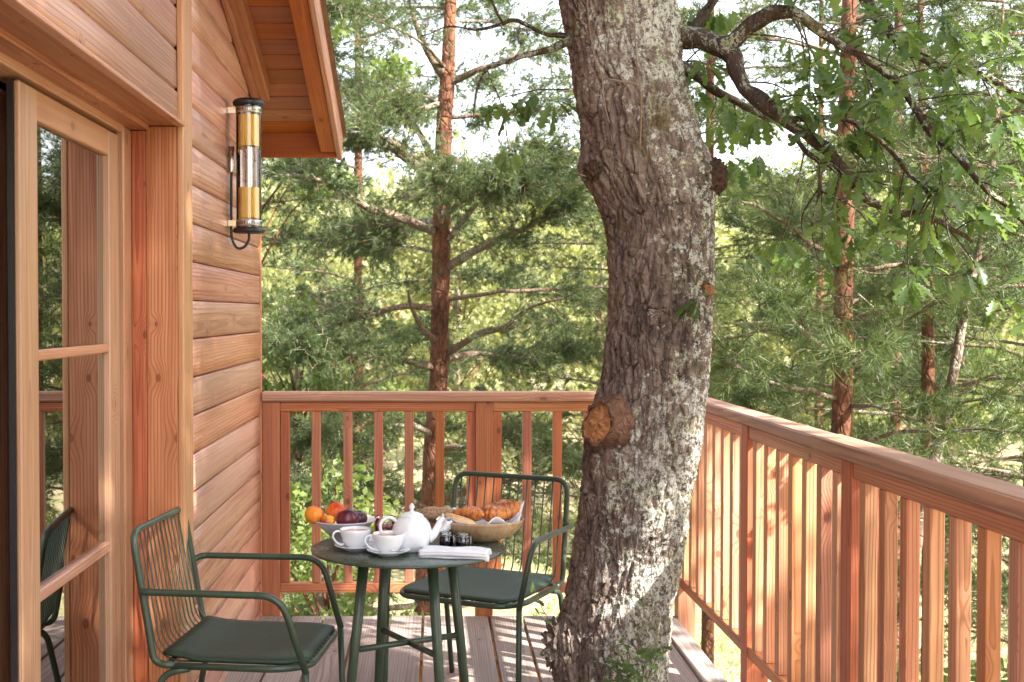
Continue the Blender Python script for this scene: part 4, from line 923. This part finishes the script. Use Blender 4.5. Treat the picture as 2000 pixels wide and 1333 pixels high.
# ---------------------------------------------------------------- broadleaved trees
def broadleaf(label, x, y, top, crad, n, size, mat='oak_leaf_far', seed=1, zlow=-1.0, name='oak_tree', cat='tree', clumps=34):
    g = np.random.default_rng(seed); gz = ground_z(x, y); base = Vector((x, y, gz-.2)); e = empty(name, base, label, cat); mb = MB()
    tp = [(0, 0, 0, .16), (.1, 0, (top-gz)*.3, .12), (-.1, .1, (top-gz)*.6, .08), (0, 0, (top-gz)*.92, .03)]
    c = cr(tp, 5); mb.tube(c, [q[3] for q in c], 10, wob=.3); mb.build('trunk', M['limb_bark'], e, base)
    cc = []; rr = []; lm = MB()
    for i in range(clumps):
        z = g.uniform(zlow, top); t = (z-zlow)/(top-zlow+.01); w = crad*math.sin(math.pi*(.18+.75*t))**.7; a = g.uniform(0, 6.28); q = w*g.random()**.5
        p = Vector((q*math.cos(a), q*math.sin(a), z-base.z)); r_ = g.uniform(.22, .42)*crad*.75
        if mat == 'shade_leaf' and in_gap(p+base, min(r_, .6)): continue  # shading clumps dropped along the sun's path
        cc.append(tuple(p)); rr.append(r_)
        s = Vector((0, 0, max(.4, (z-base.z)-.25-q*.8))); lm.tube(cr([tuple(s), tuple((s+p)/2+Vector((0, 0, .15))), tuple(p)], 3), [.014, .013, .012, .010, .009, .008, .005], 4)
    lm.build('limbs', M['pine_bark'], e, base)
    V, F, T = leaf_cloud(cc, rr, n, size, g, .7); o = mobj('crown', npmesh('crown', V, F, M[mat], T), tuple(base), e); o['kind'] = 'stuff'; return e
def bx_(px, Y): return (px-850)*Y/2450
broadleaf('bright green oak whose leaves show beside the roof overhang, top left of the forest', bx_(500, 13), 13, 6.2, 1.5, 9000, .085, seed=41, zlow=2.6, clumps=34)
broadleaf('sunny oak low by the cabin corner, above the far handrail', bx_(585, 12), 12, 1.7, 1.1, 7000, .075, seed=42, zlow=-.8)
broadleaf('leafy oak below deck level seen through the left balusters', bx_(640, 9), 9, .25, 1.0, 6000, .060, 'oak_leaf_far', seed=43, zlow=-2.6, clumps=30)
broadleaf('yellow green tree on the slope behind the tall pine', bx_(900, 22), 22, 3.6, 2.8, 14000, .12, 'wood_far', seed=44)
broadleaf('round yellow green tree behind the oak trunk', bx_(1180, 24), 24, 4.2, 3.0, 12000, .13, 'wood_far', seed=45)
broadleaf('yellow green tree beyond the straight pine', bx_(1580, 25), 25, 4.0, 3.2, 14000, .13, 'wood_far', seed=46)
broadleaf('broad tree on the slope at the far right', bx_(1850, 23), 23, 4.6, 3.0, 12000, .13, 'oak_leaf_far', seed=47)
broadleaf('bright bushy tree left of the tall pine on the slope', bx_(640, 24), 24, 3.6, 3.0, 14000, .12, 'wood_far', seed=48)
broadleaf('leafy bush close under the right balustrade, seen between its balusters', 2.9, 5.6, .1, 1.1, 5000, .075, 'oak_leaf', seed=49, zlow=-2.6, name='bush', cat='bush')
# unseen oak beside and behind the deck, added to cast its shade
broadleaf('tall unseen oak added right of the deck behind the viewer to shade it', 5.6, -1.0, 11.5, 3.3, 40000, .19, 'shade_leaf', seed=61, zlow=2.4, clumps=140)

# far woodland
g = np.random.default_rng(77); cc = []; rr = []
for i in range(260):
    y = g.uniform(30, 60) if i < 130 else g.uniform(60, 170); x = g.uniform(-.42, .55)*y; gz = ground_z(x, y); h = g.uniform(5.5, 9.5)*(1+max(0, y-60)/160)
    for j in range(7):
        cc.append((x+g.normal()*1.2, y+g.normal()*1.2, gz+h*g.uniform(.25, 1))); rr.append(g.uniform(.9, 1.7))
V, F, T = leaf_cloud(cc, rr, 100000, .38, g, .8)
tag(mobj('woodland', npmesh('woodland', V, F, M['wood_far'], T), (0, 0, 0)), 'sunny woodland covering the far slope', None, None, 'stuff')
# undergrowth
n = 26000; y = 6.8+g.random(n)**1.4*22; x = (g.random(n)*.95-.42)*y; zb = np.array([ground_z(a, b) for a, b in zip(x, y)])
cl = np.array([mnoise.noise(Vector((a*.5, b*.5, 1))) for a, b in zip(x, y)]); keep = cl > .02; x, y, zb = x[keep], y[keep], zb[keep]
P0 = np.stack([x, y, zb], 1); D = np.tile([0, 0, 1.], (len(x), 1)); V, F, T = tufts(P0, D, 4, .22, .006, g, .7)
tag(mobj('undergrowth', npmesh('undergrowth', V, F, M['oak_leaf_far'], T), (0, 0, 0)), 'grass and low plants on the forest floor', None, None, 'stuff')

# ---------------------------------------------------------------- chairs
def chair(label, loc, rot):
    e = empty('garden_chair', (0, 0, 0), label, 'chair', 'green metal armchairs'); gm = M['green_metal']; R = .0105
    hw = .245
    # back hoop: from seat frame rear corner up, across and down
    hoop = rounded([(-hw, -.16, .425), (-hw, -.225, .43), (-hw+.004, -.292, .815), (hw-.004, -.292, .815), (hw, -.225, .43), (hw, -.16, .425)], .055, 7)
    MB().tube(hoop, R, 12).build('back_frame', gm, e)
    sf = rounded([(-hw, -.17, .425), (-hw-.004, .15, .425), (-hw+.05, .235, .425), (hw-.05, .235, .425), (hw+.004, .15, .425), (hw, -.17, .425)], .05, 6)
    MB().tube(sf, R, 12).build('seat_frame', gm, e)
    MB().tube([(-hw, -.19, .425), (hw, -.19, .425)], .008, 8).build('cross_bar', gm, e)
    n = 13
    for i in range(n):
        x = -hw+.030+(2*hw-.06)*i/(n-1)
        pts = rounded([(x, -.2915, .812), (x, -.230, .47), (x, -.185, .432), (x, .20, .430), (x, .225, .428)], .06, 5)
        MB().tube(pts, .0028, 6).build('wire_rod', gm, e)
    for s in (-1, 1):
        arm = rounded([(s*(hw-.001), -.262, .640), (s*(hw+.035), -.240, .648), (s*(hw+.042), .165, .648), (s*(hw+.020), .235, .42)], .065, 8)
        MB().tube(arm, R, 12).build('armrest', gm, e)
        MB().tube([(s*(hw+.020), .233, .425), (s*(hw+.022), .240, .2), (s*(hw+.024), .248, .004)], [R, R, R*.92], 12).build('leg', gm, e)
        MB().tube(rounded([(s*(hw-.002), -.12, .418), (s*(hw+.002), -.20, .40), (s*(hw+.012), -.285, .004)], .06, 7), [R]*10, 12).build('leg', gm, e)
    # seat pad: thin, slightly dished, corners cut
    V = []; F = []; nx, ny = 16, 14; w = hw-.012
    for q in (0, 1):
        for j in range(ny+1):
            for i in range(nx+1):
                u = i/nx*2-1; v = j/ny; y = -.205+v*.432; ww = w
                if y > .16: ww = w-(y-.16)*.55
                if y < -.12: ww = w-.01
                dish = -.010*(1-u*u)*math.sin(v*math.pi)+.016*max(0, .25-v)/.25
                z = .4345+dish+(.015 if q else 0)+(0 if q else 0)
                rim = min(1-abs(u), v, 1-v)
                if q and rim < .03: z -= .005
                V.append((u*ww, y, z))
    m = (nx+1)*(ny+1)
    for j in range(ny):
        for i in range(nx):
            a = j*(nx+1)+i; F.append([a, a+nx+1, a+nx+2, a+1]); F.append([m+a, m+a+1, m+a+nx+2, m+a+nx+1])
    per = [i for i in range(nx+1)]+[j*(nx+1)+nx for j in range(1, ny+1)]+[ny*(nx+1)+i for i in range(nx-1, -1, -1)]+[j*(nx+1) for j in range(ny-1, 0, -1)]
    for a, b in zip(per, per[1:]+per[:1]): F.append([a, b, m+b, m+a])
    MB().add(V, F).build('seat_pad', M['green_pad'], e)
    e.location = loc; e.rotation_euler = (0, 0, rot); return e
def copy_tree(o, parent=None):
    c = o.copy(); C.objects.link(c); c.parent = parent
    for ch in list(o.children): copy_tree(ch, c)
    return c
def facing(dx, dy): return math.atan2(-dx, dy)      # local +Y turned to (dx,dy)
ch1 = chair('green metal armchair with wire back at the left, side on, next to the glazed door', (-.575, 3.885, 0), facing(.993, -.115))
ch2 = copy_tree(ch1); ch2['label'] = 'green metal armchair with wire back behind the table, beside the oak trunk'
ch2.location = (.165, 4.69, 0); ch2.rotation_euler = (0, 0, facing(-.46, -.888))

# ---------------------------------------------------------------- table
TX, TY, TZ = -.083, 3.86, .738
tb = empty('bistro_table', (TX, TY, 0), 'round green metal bistro table laid for breakfast in front of the chairs', 'table')
MB().lathe([(0, TZ-.010), (.285, TZ-.010), (.297, TZ-.0085), (.300, TZ-.005), (.2995, TZ-.002), (.297, TZ), (0, TZ)], 96).build('tabletop', M['table_top'], tb, (TX, TY, 0))
MB().lathe([(0, TZ-.028), (.17, TZ-.028), (.175, TZ-.0105), (0, TZ-.0105)], 48).build('top_plate', M['green_metal'], tb, (TX, TY, 0))
A0 = math.radians(29.5); tops = []
for i in range(4):
    a = A0+i*math.pi/2; c_, s2 = math.cos(a), math.sin(a)
    f = lambda r, z: (r*c_, r*s2, z)
    MB().tube([f(.150, TZ-.012), f(.185, .44), f(.236, .004)], [.0165, .0150, .0115], 16).build('leg', M['green_metal'], tb, (TX, TY, 0))
for i in range(2):
    a = A0+i*math.pi/2; c_, s2 = math.cos(a), math.sin(a); z = .442-i*.0
    if i == 0: MB().tube([(-.185*c_, -.185*s2, .442), (.185*c_, .185*s2, .442)], .0095, 12).build('stretcher', M['green_metal'], tb, (TX, TY, 0))
    else:
        for s in (-1, 1): MB().tube([(s*.0085*c_, s*.0085*s2, .442), (s*.185*c_, s*.185*s2, .442)], .0092, 12).build('stretcher', M['green_metal'], tb, (TX, TY, 0))

# ---------------------------------------------------------------- things on the table
def thing_mesh(mb, name, mat, loc, label, cat, group=None, sub=0):
    o = mb.build(name, mat, None, loc, True, sub); return tag(o, label, cat, group)
TT = TZ+.0005
# fruit bowl
FB = (-.290, 3.985, TT)
fb = thing_mesh(MB().lathe([(0, 0), (.032, 0), (.036, .002), (.036, .006), (.052, .018), (.078, .042), (.100, .062), (.1035, .066), (.1015, .0665), (.097, .063), (.074, .045), (.048, .022), (.020, .012), (0, .011)], 64), 'fruit_bowl', M['bowl_grey'], FB,
                'wide pale grey ceramic bowl of fruit at the left rear of the table', 'bowl')
def fruit(name, mat, px, py, Yd, r, label, cat, seed, sz=.94, stem=False):
    c = PXW(px, py, Yd); bm = bmesh.new(); bmesh.ops.create_uvsphere(bm, u_segments=40, v_segments=24, radius=r); rq = random.Random(seed); az = rq.uniform(2.5, 5.5)
    for v in bm.verts:
        n_ = v.co/r; da = math.atan2(n_.y, n_.x)-az; da = (da+math.pi) % (2*math.pi)-math.pi
        gr = .05*math.exp(-(da/.16)**2)*(1-abs(n_.z)**4); top = .16*math.exp(-((1-n_.z)/.06))
        q = 1-gr-top+.025*mnoise.noise(n_*1.6+Vector((seed, 0, 0))); v.co = Vector((v.co.x*q, v.co.y*q, v.co.z*sz*q))
    me = bpy.data.meshes.new(name); bm.to_mesh(me); bm.free(); me.materials.append(mat); me.polygons.foreach_set('use_smooth', [True]*len(me.polygons))
    o = mobj(name, me, c); o.rotation_euler = (rq.uniform(-.5, .5), rq.uniform(-.5, .5), rq.uniform(0, 6)); return tag(o, label, cat, 'fruit in the grey bowl')
def PXW(px, py, Y):
    f_ = 2450.; t_ = math.atan(54.5/f_); u = (px-850)/f_; v = (666.5-py)/f_; dy = math.cos(t_)+v*math.sin(t_); s = Y/dy; return (u*s, Y, 1.46+(-math.sin(t_)+v*math.cos(t_))*s)
fruit('nectarine', M['peach'], 614, 1006, 3.97, .0315, 'orange and red nectarine hanging over the left rim of the grey bowl', 'fruit', 1)
fruit('apricot', M['apricot'], 656, 1000, 4.01, .0320, 'orange apricot on top at the back of the fruit in the grey bowl', 'fruit', 2)
fruit('plum', M['small_plum'], 640, 1019, 3.935, .0235, 'small red and yellow plum at the front of the grey bowl', 'fruit', 3)
fruit('plum', M['plum'], 679, 1015, 3.945, .0370, 'large dark purple plum in the middle of the grey bowl', 'fruit', 4)
fruit('plum', M['plum'], 701, 1013, 3.985, .0275, 'smaller dark red plum at the right rim of the grey bowl, behind the large one', 'fruit', 5)

def cup_set(cx, cy, name_l, sauc_l, hang, sp=False):
    s = thing_mesh(MB().lathe([(0, .002), (.028, .002), (.030, 0), (.034, 0), (.036, .003), (.052, .008), (.064, .0145), (.0655, .0165), (.0645, .0172), (.052, .0115), (.034, .0065), (.028, .0055), (0, .0055)], 56), 'saucer', M['porcelain'], (cx, cy, TT), sauc_l, 'saucer', 'white saucers')
    c = empty('tea_cup', (cx, cy, TT+.006), name_l, 'cup', 'white tea cups'); o = (cx, cy, TT+.006)
    MB().lathe([(0, .004), (.020, .004), (.022, 0), (.025, 0), (.025, .004), (.033, .010), (.042, .026), (.0465, .044), (.048, .057), (.0475, .058), (.0462, .057), (.0445, .043), (.040, .027), (.030, .012), (0, .009)], 56).build('cup_body', M['porcelain'], c, o)
    MB().lathe([(0, .0495), (.0455, .0495)], 48).build('tea', M['tea'], c, o)
    ca, sa = math.cos(hang), math.sin(hang); f = lambda r, z: (r*ca, r*sa, z)
    hp = cr([f(.0435, .049), f(.056, .052), f(.067, .046), f(.069, .034), f(.060, .020), f(.046, .011), f(.036, .012)], 6)
    MB().tube(hp, .0034, 10).build('handle', M['porcelain'], c, o)
    return s, c
cup_set(-.243, 3.815, 'white cup of milky tea at the left, in front of the fruit bowl', 'white saucer under the left tea cup', math.radians(192))
cup_set(-.140, 3.735, 'white cup of milky tea nearest the front edge of the table', 'white saucer nearest the front edge of the table, holding a spoon', math.radians(186))
sm = MB(); sb = (-.118, 3.692, TT+.0165); V = []; F = []
sm.tube([(-.052, .030, .004), (-.02, .010, .004), (.0, .0, .003)], [.0018, .0016, .0022], 8)
for i in range(7):
    for j in range(12):
        a = 2*math.pi*j/12; q = i/6; V.append((.014+.017*q*math.cos(a), -.008+.011*q*math.sin(a), .001+.004*q*q))
F = [[i*12+j, i*12+(j+1) % 12, (i+1)*12+(j+1) % 12, (i+1)*12+j] for i in range(6) for j in range(12)]; sm.add(V, F)
thing_mesh(sm, 'teaspoon', M['steel'], sb, 'steel teaspoon resting on the front saucer', 'spoon')

# teapot
tpx, tpy = -.071, 3.80; TS = .94; o = (tpx, tpy, TT); tp_ = empty('teapot', o, 'round white porcelain teapot with knobbed lid in the middle of the table', 'teapot')
MB().lathe([(0, .003), (.034, .003), (.036, 0), (.040, .001), (.044, .007), (.054, .024), (.0605, .046), (.0605, .066), (.054, .088), (.043, .103), (.034, .110), (.0335, .112)], 64).build('body', M['porcelain'], tp_, o)
MB().lathe([(.0365, .1095), (.0365, .112), (.033, .116), (.020, .1225), (.008, .125), (.0045, .128), (.0055, .132), (.0085, .137), (.0080, .143), (.0045, .148), (.0015, .152), (0, .153)], 48).build('lid', M['porcelain'], tp_, o)
hp = cr([(-.046, -.012, .094), (-.062, -.018, .108), (-.080, -.023, .107), (-.093, -.027, .092), (-.094, -.027, .072), (-.084, -.024, .052), (-.068, -.020, .038), (-.055, -.016, .030)], 6)
MB().tube(hp, .0052, 12).build('handle', M['porcelain'], tp_, o)
hp = cr([(.050, .006, .038), (.066, .008, .050), (.077, .010, .070), (.086, .011, .092), (.098, .012, .104)], 6)
MB().tube(hp, [.018-.0115*(i/24)**.7 for i in range(len(hp))], 16, cap=False).build('spout', M['porcelain'], tp_, o)
tp_.scale = (1, 1, .95)
# red jam jar
o = (-.158, 3.93, TT); jr = empty('jam_pot', o, 'glass pot of red jam between the fruit bowl and the teapot', 'jar')
MB().lathe([(0, 0), (.029, 0), (.031, .003), (.031, .068), (.029, .074), (.031, .078), (.032, .082), (.030, .083)], 40).build('glass', M['clear_glass'], jr, o)
MB().lathe([(0, .003), (.0285, .003), (.0290, .060), (.0, .061)], 40).build('jam', M['jam_red'], jr, o)
# small dark jam jars
for i, (x, y, lb) in enumerate(((.034, 3.865, 'small glass jar of dark jam right of the teapot, the left one of the pair'), (.086, 3.845, 'small glass jar of dark jam beside the wooden bowl, the right one of the pair'))):
    o = (x, y, TT); jr = empty('jam_jar', o, lb, 'jar', 'small jars of dark jam')
    MB().lathe([(0, 0), (.019, 0), (.0215, .003), (.0215, .026), (.018, .032), (.018, .036)], 36).build('glass', M['clear_glass'], jr, o)
    MB().lathe([(0, .002), (.0195, .002), (.0203, .025), (.017, .031), (0, .032)], 36).build('jam', M['jam_dark'], jr, o)
    MB().lathe([(0, .036), (.0205, .036), (.0215, .038), (.0215, .043), (.019, .045), (.010, .046), (0, .046)], 36).build('lid', M['clear_glass'], jr, o)
    MB().tube([(.0225*math.cos(t), .0225*math.sin(t), .037) for t in np.linspace(0, 6.0, 28)], .0009, 6).build('wire_clip', M['steel'], jr, o)
    MB().box(.0222, .0250, -.004, .004, .012, .034).build('clasp', M['steel'], jr, o, False)
# white napkin folded, over the table's front edge
def cloth(name, label, corner_fn, nu, nv, th_, parent=None, cat='napkin'):
    V = []; F = []
    for q in (0, 1):
        for j in range(nv+1):
            for i in range(nu+1):
                p = Vector(corner_fn(i/nu, j/nv)); V.append((p.x, p.y, p.z-(th_ if q else 0)))
    m = (nu+1)*(nv+1)
    for j in range(nv):
        for i in range(nu):
            a = j*(nu+1)+i; F.append([a, a+1, a+nu+2, a+nu+1]); F.append([m+a, m+a+nu+1, m+a+nu+2, m+a+1])
    per = [i for i in range(nu+1)]+[j*(nu+1)+nu for j in range(1, nv+1)]+[nv*(nu+1)+i for i in range(nu-1, -1, -1)]+[j*(nu+1) for j in range(nv-1, 0, -1)]
    for a, b in zip(per, per[1:]+per[:1]): F.append([a, m+a, m+b, b])
    return MB().add(V, F)
nl_ = Vector(PXW(826, 1086, 3.70)); nb = (.06, 3.72, TT)
nk = empty('folded_napkin', nb, 'folded white linen napkin on the front right of the table', 'napkin')
ang = math.radians(-9); ax = Vector((math.cos(ang), math.sin(ang), 0)); ay = Vector((-math.sin(ang), math.cos(ang), 0))
for li in range(4):
    def fn(u, v, li=li):
        p = ax*((u-.5)*.205+.003*math.sin(v*9+li))+ay*((v-.5)*(.088-.006*li)+.002*math.sin(u*11+li*2))
        z = .0045*(li+1)+.0035*math.sin(u*3.1)+.002*math.sin(u*9+v*4+li)+.003*math.sin(v*math.pi)-(.012*max(0, .12-v)/.12 if li < 3 else .010*max(0, .12-v)/.12)*1
        return (p.x, p.y, max(z, .0042*(li+.6) if li == 0 else z))
    cloth('fold', '', fn, 24, 12, .0040).build('fold', M['linen'], nk, nb)
# rolled front edge joining folds
for li in range(2):
    pts = [tuple(ax*((t-.5)*.205)+ay*(-.043+.0015*math.sin(t*8))+Vector((0, 0, .0085+.0035*math.sin(t*3.1)+li*.0065))) for t in np.linspace(0, 1, 20)]
    MB().tube(pts, .0062, 12).build('fold', M['linen'], nk, nb)

# wooden bread bowl
BB = (.145, 3.985, TT)
bb = thing_mesh(MB().lathe([(0, 0), (.055, 0), (.062, .003), (.092, .016), (.115, .037), (.127, .060), (.129, .066), (.126, .068), (.122, .066), (.110, .045), (.088, .026), (.058, .013), (0, .010)], 64, (0, 0, 0), 1.08, .92), 'bread_bowl', M['bowl_wood'], BB,
                'shallow turned wooden bowl of croissants at the right of the table', 'bowl')
def lining(u, v):
    a = u*2*math.pi; rr = .030+v*.095
    k_ = .012*math.sin(a*5+1)+.007*math.sin(a*9)
    lift = {0: 0}.get(0)
    z = .016+.055*(v**1.5)+k_*v
    ext = 1.0
    d0 = math.exp(-((((a-.25)+math.pi) % (2*math.pi)-math.pi)/.22)**2); ext += .16*d0*v; z += .034*d0*v*v        # raised corner on the right
    d1 = math.exp(-((((a-3.45)+math.pi) % (2*math.pi)-math.pi)/.20)**2); ext += .36*d1*v*v; z += .012*d1*v-.052*d1*max(0, v-.8)/.2*1.0      # corner falling over the left rim
    d2 = math.exp(-((((a-2.2)+math.pi) % (2*math.pi)-math.pi)/.3)**2); z += .015*d2*v
    return (rr*math.cos(a)*ext, rr*math.sin(a)*ext*.88, z)
thing_mesh(cloth('bowl_napkin', '', lining, 96, 10, .002), 'bowl_napkin', M['linen'], BB, 'white linen napkin lining the wooden bowl, one corner hanging by the teapot', 'napkin')
# napkin corner hanging down between teapot and bowl
def hang(u, v):
    x = .010+.050*(u-.5)*(1-.35*v)+.008*math.sin(v*4); y = .0+.010*math.sin(u*7+v*2)
    return (x-v*.010, y, .070-.050*v+.006*math.sin(u*6))
hm = cloth('hang', '', hang, 14, 14, .002)
thing_mesh(hm, 'napkin', M['linen'], (.018, 3.90, TT+.010), 'white napkin corner draped down between the teapot spout and the wooden bowl', 'napkin')
def croissant(name, label, px, py, Yd, L, r, rot, tilt, seed, bend=.6):
    c = PXW(px, py, Yd); rq = random.Random(seed); V = []; F = []; n = 72; m = 28
    for i in range(n+1):
        t = i/n*2-1; a = t*bend*1.5; R_ = L*.5/bend/1.25; cx = R_*math.sin(a); cy = R_*(1-math.cos(a)); rad = r*(1-abs(t)**2.2)**.5*(.55+.45*math.cos(t*1.5))+.0015
        stp = (t*2.6+.25) % 1.0; rad *= 1+.22*((1-stp) if t > 0 else stp)-.11
        for j in range(m):
            b = 2*math.pi*j/m; q = rad*(1+.10*mnoise.noise(Vector((t*3+seed, math.cos(b)*1.5, math.sin(b)*1.5))))
            V.append((cx-math.sin(a)*q*math.cos(b)*0+math.cos(b)*q*math.sin(a)*-1, cy+math.cos(b)*q*math.cos(a), q*math.sin(b)*.85))
    F = [[i*m+j, i*m+(j+1) % m, (i+1)*m+(j+1) % m, (i+1)*m+j] for i in range(n) for j in range(m)]
    mb = MB().add(V, F); o = mb.build(name, M['croissant'], None, c); o.rotation_euler = (tilt, 0, rot); return tag(o, label, 'pastry', 'pastries in the wooden bowl')
croissant('croissant', 'big glossy croissant on top at the right of the bread bowl', 988, 996, 4.00, .125, .035, .5, .25, 1)
croissant('croissant', 'round golden croissant in the middle of the bread bowl', 963, 1004, 3.955, .105, .029, -.5, .3, 2)
croissant('croissant', 'small flaky croissant at the left of the bread bowl', 920, 1004, 3.965, .100, .026, 2.6, .2, 3)
def loaf(name, label, px, py, Yd, L, r, rot, tilt, mat, seed, seeds=0, cat='bread'):
    c = PXW(px, py, Yd); V = []; F = []; n = 40; m = 26
    for i in range(n+1):
        t = i/n*2-1; rad = r*max(0, 1-abs(t)**3.2)**.5+.001
        for j in range(m):
            b = 2*math.pi*j/m; q = rad*(1+.10*mnoise.noise(Vector((t*3+seed, math.cos(b)*1.4, math.sin(b)*1.4)))+.04*mnoise.noise(Vector((t*14, math.cos(b)*6, math.sin(b)*6))))
            V.append((t*L/2, q*math.cos(b), q*math.sin(b)*.8))
    F = [[i*m+j, i*m+(j+1) % m, (i+1)*m+(j+1) % m, (i+1)*m+j] for i in range(n) for j in range(m)]
    o = MB().add(V, F).build(name, mat, None, c); o.rotation_euler = (0, tilt, rot); tag(o, label, cat)
    if seeds:
        rq = random.Random(seed); sb_ = MB()
        for _ in range(seeds):
            v = Vector(V[rq.randrange(len(V))]); a = rq.uniform(0, 6.28); nrm = Vector((0, v.y, v.z)).normalized() if Vector((0, v.y, v.z)).length > .001 else Vector((0, 0, 1)); t1 = (nrm.orthogonal().normalized()*math.cos(a)+nrm.cross(nrm.orthogonal().normalized())*math.sin(a)); t2 = nrm.cross(t1); s = rq.uniform(.0015, .003)
            p = v+nrm*.0004; sb_.add([p-t1*s, p+t2*s*.5, p+t1*s, p-t2*s*.5, p+nrm*.0011], [[0, 1, 4], [1, 2, 4], [2, 3, 4], [3, 0, 4]])
        s_ = sb_.build('seeds', M['seed'], o, c, False); s_.location = (0, 0, 0); s_['kind'] = 'stuff'
    return o
loaf('seeded_loaf', 'dark seeded loaf behind the teapot, leaning on the bread bowl', 858, 1006, 4.04, .135, .030, .25, .10, M['loaf'], 5, 700)
loaf('baguette_piece', 'pale crusty piece of baguette at the left side of the bread bowl', 898, 1017, 3.93, .115, .017, -.55, .18, M['bread'], 6)
# blue and white cloth tucked behind the front cup
def tuck(u, v): return ((u-.5)*.030, (v-.5)*.02+.006*math.sin(u*8), .003+.030*v*(1-.5*u)+.004*math.sin(u*9))
thing_mesh(cloth('napkin', '', tuck, 10, 8, .002), 'napkin', M['linen'], (-.195, 3.90, TT+.002), 'small crumpled white napkin between the two tea cups and the fruit bowl', 'napkin')

print('needle tris', PN[0], 'total tris', sum(len(o.data.loops)-2*len(o.data.polygons) for o in sc.objects if o.type == 'MESH'))
